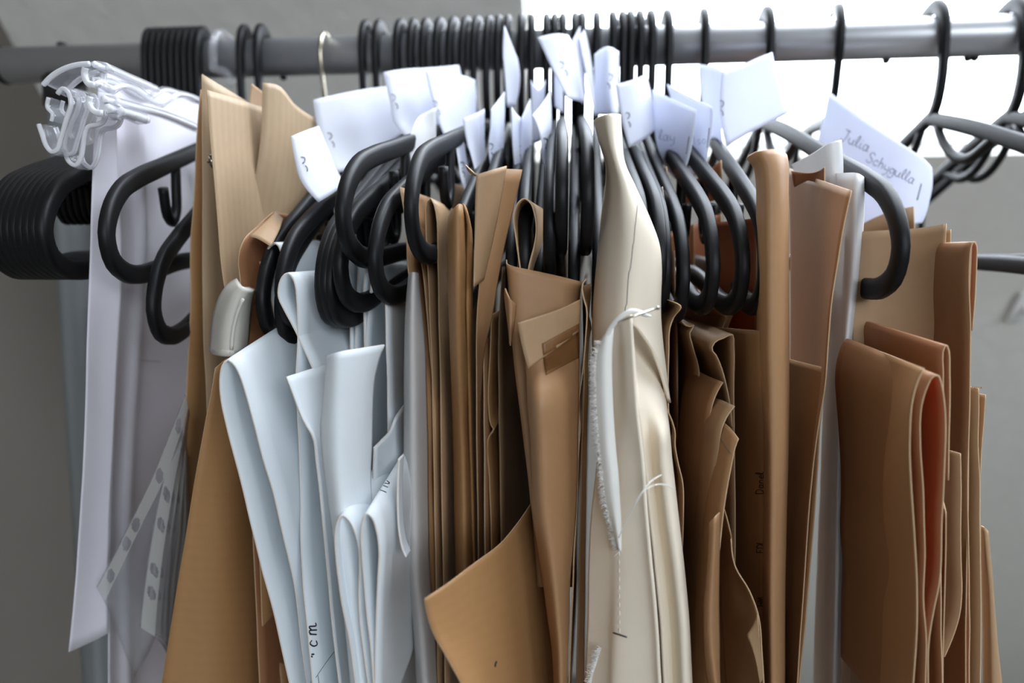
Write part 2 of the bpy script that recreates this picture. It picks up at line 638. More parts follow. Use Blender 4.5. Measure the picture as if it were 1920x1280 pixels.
WX0, WX1, WA0, WA1 = -0.068, 1.15, 1.528, 2.75
structure('wall_back', merge(slab(XL - .1, WX0, 0, TOPA, 0, .02), slab(WX1, XR + .1, 0, TOPA, 0, .02),
                             slab(WX0, WX1, 0, WA0, 0, .02), slab(WX0, WX1, WA1, TOPA, 0, .02)), M['plaster'])
structure('wall_knee', boxm(XL - .1, XR + .1, KY, KY + .14, -0.02, KZ + 0.09), M['plaster_smooth'])
structure('wall_left', boxm(XL - .1, XL, YF, KY, 0, CEIL), M['plaster_smooth'])
structure('floor', boxm(XL - .1, XR + .1, YF - .1, KY, -0.1, 0), M['floor'])
structure('ceiling', boxm(XL - .1, XR + .1, YF - .1, CY + .1, CEIL, CEIL + .1), M['plaster_smooth'])
F0, F1, FZ0, FZ1 = 0.1, 2.25, 1.55, 2.45       # added window, unseen behind the camera, for frontal fill light
structure('wall_right', boxm(XR, XR + .1, YF, KY, 0, CEIL), M['plaster_smooth'])
structure('wall_front', merge(boxm(XL - .1, F0, YF - .12, YF, 0, CEIL), boxm(F1, XR + .1, YF - .12, YF, 0, CEIL),
                              boxm(F0, F1, YF - .12, YF, 0, FZ0), boxm(F0, F1, YF - .12, YF, FZ1, CEIL)), M['plaster_smooth'])
M['glass'] = see_through('window_glass', (1, 1, 1, 1), 0.0, 0.02)
w1 = empty('window_1', slope_pt(0.5, WA0, 0.1))
w1['kind'] = 'structure'
fr = merge(slab(WX0 - .03, WX0 + .004, WA0, WA1, .02, .06), slab(WX1 - .045, WX1, WA0, WA1, .02, .06),
           slab(WX0, WX1, WA1 - .045, WA1, .02, .06), slab(WX0, WX1, WA0 - .04, WA0 + .003, .02, .05))
base = Vector(w1.location)
fo = mesh_obj('window_frame', [Vector(v) - base for v in fr[0]], fr[1], M['trim'], w1, False)
gl = slab(WX0 + .01, WX1 - .02, WA0 + .005, WA1 - .02, .036, .040)
mesh_obj('pane', [Vector(v) - base for v in gl[0]], gl[1], M['glass'], w1, False)
w2 = empty('fill_window', ((F0 + F1) / 2, YF, FZ0))
w2['kind'] = 'structure'
b2 = Vector(w2.location)
fm = (F0 + F1) / 2
fr = merge(*[boxm(a0, a1, YF - .1, YF - .04, c0, c1) for a0, a1, c0, c1 in (
    (F0, F0 + .06, FZ0, FZ1), (F1 - .06, F1, FZ0, FZ1), (F0, F1, FZ1 - .06, FZ1), (F0, F1, FZ0, FZ0 + .06), (fm - .03, fm + .03, FZ0, FZ1))])
mesh_obj('window_frame', [Vector(v) - b2 for v in fr[0]], fr[1], M['trim'], w2, False)
gl = boxm(F0 + .03, F1 - .03, YF - .072, YF - .068, FZ0 + .03, FZ1 - .03)
mesh_obj('pane', [Vector(v) - b2 for v in gl[0]], gl[1], M['glass'], w2, False)
portal('skylight_portal', slope_pt((WX0 + WX1) / 2, (WA0 + WA1) / 2, .06), -OUT, WX1 - WX0, WA1 - WA0)
portal('fill_window_portal', ((F0 + F1) / 2, YF - .09, (FZ0 + FZ1) / 2), (0, 1, 0), F1 - F0, FZ1 - FZ0)

# ------------------------------------------------------------------ clothes rack
RR = 0.0115
RX0, RX1 = W(16, 123, 0)[0], 1.05
rack = tag(empty('clothes_rack', (RX0 + .03, 0, 0)), 'grey metal clothes rack with a long round rail and upright post', 'clothes rack')
ro = Vector(rack.location)


def cyl(name, p0, p1, r, mat, parent, seg=32, bev=0.0):
    p0, p1 = np.array(p0, float), np.array(p1, float)
    d = p1 - p0
    L = np.linalg.norm(d)
    bm = bmesh.new()
    bmesh.ops.create_cone(bm, cap_ends=True, segments=seg, radius1=r, radius2=r, depth=L)
    if bev:
        bmesh.ops.bevel(bm, geom=[e for e in bm.edges if abs(e.verts[0].co.z - e.verts[1].co.z) < 1e-6],
                        offset=bev, segments=3, affect='EDGES')
    q = Vector(d).to_track_quat('Z', 'Y').to_matrix().to_4x4()
    q.translation = Vector((p0 + p1) / 2) - (Vector(parent.location) if parent else Vector())
    bmesh.ops.transform(bm, matrix=q, verts=bm.verts)
    me = bpy.data.meshes.new(name)
    bm.to_mesh(me)
    bm.free()
    for p in me.polygons:
        p.use_smooth = len(p.vertices) == 4
    me.materials.append(mat)
    o = bpy.data.objects.new(name, me)
    COL.objects.link(o)
    if parent: o.parent = parent
    return o


cyl('rail', (RX0, 0, RAIL_Z), (RX1, 0, RAIL_Z), RR, M['steel'], rack)
cyl('end_cap', (RX0 - .007, 0, RAIL_Z), (RX0 + .0005, 0, RAIL_Z), RR + .0006, M['cap'], rack, bev=.003)
PX = -0.350
cyl('post', (PX, 0, .02), (PX, 0, RAIL_Z - .012), RR, M['post'], rack)
cyl('post_connector', (PX, 0, RAIL_Z - .03), (PX, 0, RAIL_Z - .008), RR + .0015, M['cap'], rack, bev=.002)
cyl('rail_screw', (PX, 0, RAIL_Z + .010), (PX, 0, RAIL_Z + .0135), .0035, M['cap'], rack, 12, .001)
cyl('post', (0.98, 0, .02), (0.98, 0, RAIL_Z - .012), RR, M['post'], rack)
cyl('post_connector', (0.98, 0, RAIL_Z - .03), (0.98, 0, RAIL_Z - .008), RR + .0015, M['cap'], rack, bev=.002)
for fx in (PX, 0.98):
    cyl('foot', (fx, -.25, .02), (fx, .25, .02), RR, M['steel'], rack)
for px in (530, 1662, 1773, 1815, 1828):
    x = W(px, 104, 0)[0]
    cyl('rail_rivet', (x, 0, RAIL_Z - .0142), (x, 0, RAIL_Z - .009), .0022, M['cap'], rack, 10, .0008)

# small white wall hook at the right edge of the view
hk = W(1917, 580, .30)
hz = hk[2]
hy = KY - (hz - KZ) / 0.7629 * 0.6465
d = ray(1919, 573)
t = (hy - CAM[1]) / d[1]
hp = CAM + d * t
wh = tag(empty('wall_hook', hp), 'small white hook on the grey wall at the right edge', 'hook')
p = slab(-.012, .012, -.022, .022, -.004, .002)
off = slope_pt(0, 0, 0)
mesh_obj('base_plate', [Vector(v) - Vector(off) for v in p[0]], p[1], M['trim'], wh, False)
bar('peg', [UPS * .0, -OUT * .012, -OUT * .022 + UPS * .004, -OUT * .026 + UPS * .014], .008, .008, (1, 0, 0), M['trim'], wh, n=10, rnd=1)
# ------------------------------------------------------------------ hangers
def S3(s, z):
    return np.array([0.0, -s, z])


def hanger_parts():
    side = [(.050, -.0605), (.10, -.0765), (.150, -.0925), (.174, -.1003), (.191, -.1075), (.2015, -.117), (.2052, -.126),
            (.202, -.1345), (.191, -.1397), (.176, -.1405), (.158, -.138), (.13, -.134), (.06, -.1305)]
    c = .003
    near = [(c + s, z) for s, z in side]
    far = [(c - s, z) for s, z in reversed(side)]
    ring = [(c, -.047)] + near + [(c, -.130)] + far
    P = cr([S3(*p) for p in ring] + [S3(*ring[0])], 161)[:-1]
    parts = []
    parts.append(('body', sweep_mesh(P, .0080, .0046, (1, 0, 0), True, .15, None, 12)))
    hookp = cr([S3(.003, -.049), S3(.0115, -.040), S3(.0158, -.027), S3(.0166, -.012), S3(.0164, 0), S3(.0128, .0095), S3(.0045, .0156),
                S3(-.006, .0164), S3(-.017, .0146), S3(-.028, .0100)], 34)
    tp = lambda s: 1.0 + .12 * math.exp(-((s - .62) / .12) ** 2) if s < .72 else max(.2, 1.05 - (s - .72) / .28 * .85)
    parts.append(('hook', sweep_mesh(np.array(hookp), .0078, .0046, (1, 0, 0), False, .3, tp, 12)))
    for sg in (1, -1):
        J = cr([S3(c + sg * s, z) for s, z in ((.131, -.085), (.131, -.100), (.132, -.110), (.137, -.1155), (.1435, -.113), (.1465, -.104), (.1475, -.101))], 16)
        parts.append(('strap_hook', sweep_mesh(J, .0052, .0042, (1, 0, 0), False, .6)))
        U = cr([S3(c + sg * s, z) for s, z in ((.010, -.052), (.022, -.0655), (.036, -.074), (.052, -.0765), (.067, -.0725), (.078, -.069))], 16)
        parts.append(('inner_loop', sweep_mesh(U, .0056, .0042, (1, 0, 0), False, .6)))
    return parts


HP = []
for nm, (V, Fc) in hanger_parts():
    me = bpy.data.meshes.new('hanger_' + nm)
    me.from_pydata([tuple(v) for v in V], [], Fc)
    me.polygons.foreach_set('use_smooth', [True] * len(me.polygons))
    me.materials.append(M['black'])
    HP.append((nm, me))


def hanger(px, label, group, yaw=None, end=None, tilt=0.0, lean=0.0):
    x = W(px, 90, 0)[0]
    if end is not None:
        best = None
        for k in range(-300, 301):
            a = math.radians(k * .2)
            q = proj((x + .205 * math.sin(a), -.205 * math.cos(a), RAIL_Z - .125))
            e = abs(q[0] - end)
            if best is None or e < best[0]: best = (e, a)
        yaw = best[1]
    else:
        yaw = math.radians(yaw or 0)
    t = empty('clothes_hanger', (x, 0, RAIL_Z))
    t.rotation_euler = (math.radians(tilt), math.radians(lean), yaw)
    tag(t, label, 'hanger', group)
    for nm, me in HP:
        c = bpy.data.objects.new(nm, me)
        COL.objects.link(c)
        c.parent = t
    return t


ORD = ['first', 'second', 'third', 'fourth', 'fifth', 'sixth', 'seventh', 'eighth', 'ninth', 'tenth', 'eleventh', 'twelfth',
       'thirteenth', 'fourteenth', 'fifteenth', 'sixteenth', 'seventeenth', 'eighteenth', 'nineteenth', 'twentieth',
       'twenty-first', 'twenty-second', 'twenty-third', 'twenty-fourth', 'twenty-fifth', 'twenty-sixth', 'twenty-seventh',
       'twenty-eighth', 'twenty-ninth', 'thirtieth', 'thirty-first', 'thirty-second', 'thirty-third']
# the stack at the rail's left end
for i in range(9):
    lb = ('leftmost' if i == 0 else 'rightmost' if i == 8 else ORD[i] + ' from the left') + ' of nine black hangers packed tight at the left end'
    hanger(287 + i * 12.2, lb, 'empty hangers packed at the left end', end=4 + i * 12.5, tilt=-2)
hanger(463, 'black hanger just right of the clear hook, its looped end over the white sheets', 'black hangers along the rail', end=216, tilt=-1.5)
hanger(494, 'black hanger left of the wire hook, its looped end hanging lowest over white sheets', 'black hangers along the rail', end=255, tilt=7)
HK = [(690, 470, 6), (715, 500, 7), (756, 512, 4.5), (779, 590, 4), (803, 600, 4), (829, 608, 4), (854, 636, 2), (878, 664, -3.5), (898, 706, 1), (919, 786, -4), (937, 850, 3),
      (953, 905, 1), (978, 958, 3), (997, 985, 1), (1025, 1010, 5), (1040, 1030, -2), (1055, 1054, -5), (1078, 1075, 5), (1091, 1098, -5), (1118, 1122, 3), (1147, 1206, 1),
      (1165, 1238, 1), (1180, 1247, 2), (1197, 1287, 3), (1217, 1338, 2), (1247, 1397, 2), (1316, 1438, 2), (1432, 1682, 0)]
for i, (px, en, tl) in enumerate(HK):
    hanger(px, ORD[i] + ' black plastic hanger to the right of the thin wire hook', 'black hangers along the rail', end=en, tilt=tl)
hanger(1566, 'black hanger holding the big handwritten name tag', 'black hangers along the rail', end=1742, tilt=22)
hanger(1746, 'empty black hanger in front of the window, third hook from the right edge', 'black hangers along the rail', yaw=0)
hanger(1892, 'empty black hanger in front of the window, second hook from the right edge', 'black hangers along the rail', yaw=0)
hanger(1925, 'empty black hanger cut off by the right edge of the picture', 'black hangers along the rail', yaw=0)

# wire hanger
x = W(612, 90, 0)[0]
wt = tag(empty('wire_hanger', (x, 0, RAIL_Z), math.radians(4)), 'thin brassy steel wire hook over the rail, the only wire one', 'hanger')
arc = [S3(.0135 * math.cos(a), .0135 * math.sin(a)) for a in np.linspace(math.radians(-8), math.radians(200), 18)]
tube('hook', list(cr([S3(-.004, -.052), S3(0.0, -.040), S3(.010, -.020), S3(.0134, -.004)], 8)) + arc, .0013, M['wire'], wt, nseg=8)
tube('shoulder_wire', [S3(.17, -.085), S3(.10, -.075), S3(-.004, -.052), S3(-.11, -.075), S3(-.17, -.085)], .0013, M['wire'], wt, n=24)
tube('lower_wire', [S3(.17, -.085), S3(.178, -.089), S3(.17, -.092), S3(0, -.093), S3(-.17, -.092), S3(-.178, -.089), S3(-.17, -.085)], .0013, M['wire'], wt, n=40)

# clear plastic clip hanger at the left
x = W(421, 90, 0)[0]
ct = tag(empty('clear_hanger', (0, 0, 0)), 'clear plastic clip hanger with two hooked jaws gripping the white sheets', 'hanger')
arc = [np.array([x, -.0155 * math.cos(a), RAIL_Z + .0155 * math.sin(a)]) for a in np.linspace(0, math.radians(160), 14)]
bar('hook', list(cr([W(436, 160, -.012), W(428, 140, -.015), np.array([x, -.0155, RAIL_Z - .01])], 8)) + arc, .0055, .0055, (1, 0, 0), M['glassy'], ct)
YC = -.205


def clear(name, pts, w, t, y=YC, n=40, upv=(0.25, 1, 0)):
    P = cr([W(p[0], p[1], p[2] - .04 if len(p) > 2 else y) for p in pts], n)
    o = bar(name, P, w, t, upv, M['glassy'], ct, rnd=.3)
    e = np.array(upv, float) / np.linalg.norm(upv) * t * .5
    for k, sg in (('edge_glint', -1), ('edge_glint', 1)):  # whitish tubes added to draw bright light lines along the clear strip
        tube(k, P + e * sg, w * .36, M['glassy_glint'], o, nseg=6)
    return o


clear('arm_rib', [(104, 165), (122, 147), (145, 134), (172, 127), (190, 126)], .0028, .010)
clear('arm_rib', [(190, 124, -.165), (240, 146, -.14), (285, 166, -.12)], .0035, .006)
clear('arm_rib', [(195, 163, -.165), (215, 156, -.155), (235, 162, -.145), (265, 182, -.13), (288, 190, -.12), (305, 181, -.11), (322, 173, -.10), (372, 191, -.07)], .0028, .008)
clear('clip_bar', [(207, 188, -.165), (250, 200, -.145), (300, 213, -.12), (372, 242, -.08)], .0035, .006)
clear('clip_bar', [(215, 206, -.165), (240, 213, -.15), (264, 222, -.14)], .005, .006)
clear('clip_spring', [(178, 132), (176, 145), (182, 160), (196, 164)], .0035, .008, n=16)
clear('clip_spring', [(187, 185), (185, 198), (193, 212), (210, 216)], .0035, .008, n=16)
clear('jaw', [(124, 180), (134, 170), (143, 176), (149, 198), (142, 222), (130, 262), (122, 284), (113, 287), (104, 278), (95, 254), (89, 236)], .0026, .007)
clear('jaw', [(150, 180), (160, 176), (166, 192), (162, 212), (152, 236), (149, 254), (153, 262)], .0026, .008, y=-.198)
clear('jaw', [(105, 186), (103, 205), (112, 216), (110, 230)], .0022, .006, n=16)
clear('jaw', [(150, 236), (139, 262), (137, 280), (145, 306), (157, 312), (166, 298), (181, 240), (196, 237), (207, 232), (214, 216)], .0026, .007, y=-.198)
plate = [(108, 168), (140, 143), (176, 130), (205, 148), (214, 205), (190, 236), (160, 300), (148, 300), (142, 260), (148, 205), (132, 172)]

# ------------------------------------------------------------------ white sheets at the far left
KE, CE = M['kraft_edge'], M['card_edge']
patch('paper_sheet', 'narrow white pattern sheet at far left with a slanted bottom corner', 'paper', M['white'],
      [([(184, 165), (176, 260), (169, 400), (166, 520), (163, 640), (161, 760), (157, 860), (150, 980), (141, 1100), (128, 1222)], -.188),
       ([(200, 160), (197, 300), (197, 420), (197, 560), (193, 640), (188, 820), (180, 960), (172, 1100), (167, 1205)], -.180),
       ([(217, 160), (219, 300), (225, 420), (226, 560), (222, 640), (214, 820), (207, 960), (203, 1080), (202, 1187)], -.174)], thick=.0003)
wl = patch('paper_sheet', 'wide white pattern sheet hanging in soft folds from the clear clip hanger', 'paper', M['white'],
      [([(188, 123), (205, 240), (222, 400), (224, 560), (221, 640), (212, 820), (206, 960), (203, 1187), (204, 1420)], -.168),
       ([(225, 138), (240, 300), (246, 450), (246, 560), (242, 640), (232, 800), (222, 960), (222, 1100), (228, 1420)], -.154),
       ([(262, 152), (265, 300), (268, 450), (263, 560), (258, 640), (247, 800), (238, 960), (236, 1100), (244, 1420)], -.150),
       ([(270, 156), (276, 300), (280, 450), (276, 560), (272, 640), (262, 800), (254, 960), (252, 1100), (262, 1420)], -.135),
       ([(310, 172), (318, 400), (315, 640), (310, 900), (320, 1420)], -.105),
       ([(385, 200), (392, 400), (390, 700), (390, 1000), (400, 1420)], -.03)], nu=40, thick=.0003)

# punched plastic sleeves
def sleeve(label, outer, inner, far, y, holes):
    t = patch('plastic_sleeve', label, 'sleeve', M['clear'], [(outer, y), (inner, y + .004), (far, y + .03)], nu=12, nv=24, thick=.0002, amp=.0012,
              group='clear punched sleeves')
    Go = [W(p[0], p[1], y) for p in outer]
    Gi = [W(p[0], p[1], y + .004) for p in inner]
    n = 120
    A, B = cr(Go, n), cr(Gi, n)
    # strip with real punched holes: a cell grid with the hole cells rounded away
    m = 12
    V, Fc = [], []
    nrm = np.cross(A[-1] - A[0], B[0] - A[0])
    nrm /= np.linalg.norm(nrm)
    if nrm[1] > 0: nrm = -nrm
    for i in range(n):
        for j in range(m + 1):
            V.append(A[i] * (1 - j / m) + B[i] * (j / m) + nrm * .0008)
    L = np.concatenate([[0], np.cumsum(np.linalg.norm(np.diff(A, axis=0), axis=1))])
    wd = np.linalg.norm(A - B, axis=1)
    for i in range(n - 1):
        for j in range(m):
            cu = (L[i] + L[i + 1]) / 2
            cv = ((j + .5) / m - .5) * wd[i]
            if any(math.hypot(cu - h * L[-1], cv) < .0030 for h in holes): continue
            Fc.append((i * (m + 1) + j, i * (m + 1) + j + 1, (i + 1) * (m + 1) + j + 1, (i + 1) * (m + 1) + j))
    mesh_obj('punched_strip', V, Fc, M['strip'], t)
    return t


sleeve('clear punched plastic sleeve with slanting hole strip in front of white sheets',
       [(346, 738), (318, 810), (290, 880), (240, 985), (181, 1100)], [(351, 762), (330, 830), (306, 895), (262, 985), (195, 1124)],
       [(352, 780), (345, 900), (330, 1050), (290, 1200), (252, 1270)], -.186, (.12, .37, .63, .73, .9))
for i, (dx, lb) in enumerate([(0, 'clear punched sleeve, frontmost of the bundle beside the long brown sheet'),
                              (10, 'clear punched sleeve, second of the bundle beside the long brown sheet'),
                              (20, 'clear punched sleeve, rearmost of the bundle beside the long brown sheet')]):
    sleeve(lb, [(330 + dx * .4, 800), (300 + dx, 920), (278 + dx, 1040), (264 + dx, 1150), (262 + dx, 1175)],
           [(338 + dx * .4, 830), (318 + dx, 940), (300 + dx, 1060), (290 + dx, 1160), (288 + dx, 1192)],
           [(345 + dx * .4, 860), (340 + dx, 960), (332 + dx, 1080), (325 + dx, 1180), (318 + dx, 1245)], -.182 + i * .006, (.3, .45, .68, .8))

# ------------------------------------------------------------------ brown sheets at the left
ext('kraft_sheet', 'thin leftmost brown kraft sheet whose wavy edge meets the white sheets', 'paper', M['kraft'],
    [(378, 168), (370, 260), (362, 400), (358, 440), (357, 520), (358, 560), (355, 640), (351, 740), (346, 820), (340, 900), (334, 1020), (322, 1180), (312, 1290), (305, 1420)],
    -.155, .12, dx=.012, edge=KE)
ext('kraft_sheet', 'tall brown kraft sheet at left with the highest sloping top corner', 'paper', M['kraft_h'],
    [(378, 139), (379, 200), (380, 300), (381, 400), (382, 520), (384, 640), (390, 760), (392, 900), (392, 1420)], -.165, .10, dx=.020, dz=-.018, edge=KE)
kl = patch('kraft_sheet', 'broad lit brown kraft sheet at left with fine vertical ribs', 'paper', M['kraft_h'],
      [([(388, 169), (392, 230), (398, 300), (404, 360), (409, 420), (416, 500), (424, 560), (428, 700)], -.185),
       ([(430, 181), (436, 300), (445, 420), (455, 560), (460, 700)], -.168),
       ([(497, 203), (505, 300), (512, 420), (520, 560), (525, 700)], -.135)], edge=KE)
patch('kraft_sheet', 'brown kraft sheet at left, its rounded shoulder sloping behind the white tags', 'paper', M['kraft_h'],
      [([(494, 155), (492, 210), (490, 250), (484, 300), (476, 345), (470, 420), (466, 600)], -.150),
       ([(522, 160), (520, 240), (512, 330), (500, 420), (496, 600)], -.142),
       ([(552, 195), (550, 270), (542, 350), (535, 430), (530, 600)], -.128),
       ([(612, 232), (610, 300), (604, 380), (600, 450), (595, 600)], -.095)], edge=KE)
patch('kraft_sheet', 'small brown kraft corner poking up left of the rounded shoulder sheet', 'paper', M['kraft_grey'],
      [([(472, 157), (470, 172), (468, 200)], -.142), ([(500, 178), (498, 190), (497, 210)], -.12)], nv=10, edge=KE)
patch('kraft_sheet', 'large ribbed brown kraft sheet filling the lower left, in front of the sleeves', 'paper', M['kraft'],
      [([(404, 690), (396, 740), (386, 790), (368, 890), (350, 1000), (328, 1130), (303, 1285), (285, 1400)], -.205),
       ([(440, 660), (432, 800), (420, 950), (405, 1100), (392, 1280), (385, 1400)], -.195),
       ([(480, 640), (478, 800), (475, 950), (470, 1100), (466, 1280), (464, 1400)], -.175),
       ([(530, 640), (535, 800), (538, 950), (540, 1100), (540, 1280), (540, 1400)], -.13)], nu=24, edge=KE)
# pale plastic hanger end
pe = tag(empty('plastic_hanger_end', W(428, 660, -.195)), 'pale grey rounded plastic hanger shoulder poking out between brown sheets', 'hanger')
pl = Vector(pe.location)
A = [(448, 527), (432, 537), (418, 557), (408, 585), (402, 620), (399, 658)]
B = [(458, 540), (448, 556), (440, 578), (434, 610), (431, 640), (431, 661)]
Cc = [(475, 540), (468, 560), (464, 590), (462, 620), (460, 640), (458, 655)]
G = loft([to3((A, -.190)), to3((B, -.205)), to3((Cc, -.188))], 14, 22)
o = grid_sheet('shell', G - np.array(pl), M['greyplastic'], .003, pe)
bar('rib', [np.array(v) - np.array(pl) for v in to3(([(456, 560), (444, 590), (437, 620), (434, 655)], -.2075))], .0012, .0012, (0, 1, 0), M['greyplastic'], pe, n=14)
bar('rim', [np.array(v) - np.array(pl) for v in to3(([(400, 656, -.19), (430, 660, -.2055), (458, 653, -.188)], -.2))], .003, .0035, (0, 0, 1), M['greyplastic'], pe, n=10)
# curled brown flap
ext('kraft_sheet', 'brown kraft sheet curling open beside the pale plastic hanger end', 'paper', M['kraft_red'],
    [(512, 398, -.165), (492, 415, -.172), (474, 432, -.182), (460, 446, -.188), (451, 466, -.19), (447, 490, -.19), (450, 520), (453, 560), (454, 620), (457, 700), (464, 850), (475, 1000), (482, 1200), (490, 1420)],
    -.188, .09, dx=.006, edge=KE)
patch('kraft_sheet', 'small pale flap folded over the curling brown sheet', 'paper', M['kraft_grey'],
      [([(466, 443), (480, 446), (495, 454), (508, 462)], -.1915), ([(490, 422), (500, 424), (510, 430), (520, 438)], -.183), ([(516, 396), (520, 400), (524, 405), (530, 410)], -.165)], nv=12, edge=KE)
ext('kraft_sheet', 'narrow brown kraft strip squeezed left of the topmost white card', 'paper', M['kraft'],
    [(488, 490), (491, 515), (497, 555), (503, 595), (512, 680), (525, 800), (540, 1000), (560, 1420)], -.176, .10, edge=KE)
ext('kraft_sheet', 'short brown kraft strip ending below the folded white cards at left', 'paper', M['kraft'],
    [(478, 900), (482, 960), (486, 1060), (491, 1174)], -.19, .10, dx=.004, edge=KE)
ext('kraft_sheet', 'dark brown kraft sheet low between ribbed sheet and white cards', 'paper', M['kraft_plain'],
    [(494, 1176), (515, 1195), (522, 1230), (530, 1300), (535, 1420)], -.17, .10, edge=KE)
ext('kraft_roll', 'little rolled kraft edge peeking above the topmost white card', 'paper', M['kraft_grey'],
    [(556, 470), (553, 440), (552, 427), (556, 421), (562, 428), (563, 445), (560, 470)], -.15, .05, dz=-.004, nv=30, edge=KE)
ext('kraft_sheet', 'pale kraft sliver under the lowest white tag at left', 'paper', M['kraft_grey'],
    [(545, 412), (535, 430), (528, 450), (525, 520)], -.16, .05, edge=KE)

# ------------------------------------------------------------------ folded white cards
wc = M['card']
ext('white_card', 'topmost folded white card at left, tucked behind the other white folds', 'card', wc,
    [(535, 900), (528, 700), (520, 612), (510, 560), (503, 520), (500, 490), (503, 466), (511, 456), (520, 458), (526, 470), (529, 492), (529, 560), (532, 700), (540, 900)],
    -.185, .12, dz=.006, nv=90, thick=.0007, edge=CE)
w2 = ext('white_card', 'tall folded white card with the handwritten 1 cm note', 'card', wc,
    [(600, 720), (575, 665), (552, 615), (533, 578), (524, 557), (525, 534), (532, 518), (541, 512), (550, 520), (556, 537), (558, 560), (559, 640), (556, 700), (558, 760), (563, 860), (565, 940, -.213), (564, 1000, -.219), (567, 1100, -.230), (576, 1200, -.236), (586, 1300, -.239), (592, 1420, -.241)],
    -.207, .13, dz=.002, nv=110, thick=.0007, edge=CE)
ext('white_card', 'leftmost long white card folded into a teardrop loop', 'card', wc,
    [(560, 1360), (548, 1300), (535, 1240), (515, 1150), (490, 1060), (470, 980), (445, 880), (425, 800), (415, 745), (414, 705), (418, 686), (427, 675), (438, 682), (450, 703), (462, 740), (475, 790), (492, 860), (512, 925), (535, 1020), (554, 1100, -.224), (566, 1200, -.220), (578, 1310, -.216), (586, 1400, -.214)],
    -.228, .13, dz=.024, nv=120, thick=.0007, edge=CE)
patch('white_card', 'pointed white card corner between the tall fold and the upright card', 'card', wc,
      [([(537, 706), (548, 735), (570, 790), (588, 820), (593, 860), (600, 920), (608, 1000), (614, 1060), (626, 1180), (640, 1300), (648, 1420)], -.232),
       ([(575, 694), (590, 760), (603, 820), (615, 920), (630, 1060), (648, 1240), (660, 1420)], -.222),
       ([(640, 676), (650, 760), (655, 900), (665, 1060), (680, 1240), (690, 1420)], -.19)], thick=.0007, edge=CE)
patch('white_card', 'upright flat white card with square top facing the camera', 'card', wc,
      [([(615, 668), (611, 700), (606, 760), (601, 800), (604, 850), (612, 910), (622, 980), (640, 1100), (660, 1300)], -.236),
       ([(634, 660), (632, 720), (630, 800), (634, 900), (645, 1000), (662, 1120), (682, 1300)], -.241),
       ([(680, 652), (676, 720), (672, 800), (670, 900), (674, 1000), (688, 1120), (702, 1300)], -.234),
       ([(722, 646), (710, 678), (702, 710), (698, 760), (697, 830), (694, 880), (700, 1000), (716, 1300)], -.226)], nu=22, thick=.0007, edge=CE)
ext('white_card', 'narrow white folded card, left of the two small upright folds', 'card', wc,
    [(662, 900), (658, 700), (656, 600), (653, 530), (655, 487), (660, 466), (666, 463), (670, 476), (671, 505), (669, 560), (666, 640), (668, 900)], -.168, .10, nv=70, thick=.0007, edge=CE)
ext('white_card', 'narrow white folded card, right of the two small upright folds', 'card', wc,
    [(690, 900), (686, 700), (683, 600), (681, 530), (684, 503), (691, 493), (695, 503), (694, 535), (691, 575), (687, 640), (692, 900)], -.175, .10, nv=70, thick=.0007, edge=CE)
ext('white_card', 'shaded white card behind the upright flat card', 'card', wc,
    [(722, 540), (724, 640), (727, 720), (728, 800), (732, 1000), (745, 1400)], -.19, .12, thick=.0007, edge=CE)
patch('white_card', 'grey-white card with stepped top behind the double-folded card', 'card', wc,
      [([(703, 838), (702, 900), (704, 1000), (715, 1200)], -.215), ([(732, 808), (733, 900), (736, 1000), (748, 1200)], -.20),
       ([(742, 781), (746, 900), (750, 1000), (760, 1200)], -.195), ([(768, 745), (772, 900), (775, 1000), (785, 1200)], -.17)], thick=.0007, edge=CE, sharp=True)
ext('white_card', 'left loop of the two white folds in the lower middle', 'card', wc,
    [(676, 1400), (668, 1300), (655, 1200), (640, 1120), (632, 1050), (630, 1000), (634, 978), (643, 967), (655, 976), (668, 1003), (674, 1030), (675, 1070), (673, 1120), (676, 1180), (684, 1240), (692, 1300), (698, 1400)],
    -.245, .11, dz=.016, nv=110, thick=.0007, edge=CE)
hv = ext('white_card', 'right loop of the two white folds, marked with a small pen note', 'card', wc,
    [(706, 1400), (701, 1300), (695, 1220), (687, 1150), (682, 1090), (678, 1040), (677, 1000), (680, 975), (687, 963), (697, 970), (706, 995), (710, 1030), (708, 1080), (705, 1150), (703, 1220), (703, 1300), (704, 1400)],
    -.247, .11, dz=.016, nv=110, thick=.0007, edge=CE)
ext('white_card', 'thin white card edge ending in a torn point beside the grey tube', 'card', wc,
    [(748, 860), (746, 900), (746, 960), (749, 1000), (755, 1030), (761, 1044)], -.231, .006, thick=.0007, edge=CE)
patch('grey_card', 'tall rolled grey card standing between white folds and brown sheets', 'card', M['grey_card'],
      [([(768, 512), (763, 560), (759, 640), (757, 800), (759, 960), (763, 1090), (771, 1150), (780, 1290), (786, 1420)], -.198),
       ([(775, 510), (773, 560), (772, 640), (772, 800), (775, 960), (779, 1090), (786, 1150), (794, 1290), (800, 1420)], -.205),
       ([(784, 512), (788, 560), (795, 640), (800, 800), (803, 960), (806, 1090), (812, 1150), (818, 1290), (826, 1420)], -.19)], thick=.0006, edge=CE)
write(w2, '1', 593, 1232, .05, -1, 15, M['ink'], .00026)
write(w2, 'c', 592, 1212, .05, -1, 25, M['ink'], .00026)
write(w2, 'm', 591, 1190, .05, -1, 28, M['ink'], .00026)
ink('pen_line', w2, [[(590, 1270), (612, 1238), (634, 1210)], [(594, 1266), (596, 1284)]], M['ink'], .0001)
write(hv, 'Hv', 722, 925, .35, -.9, 22, M['ink'], .0002)
ink('pencil_line', wl, [[(262, 675), (300, 678)]], M['pencil'], .00008)
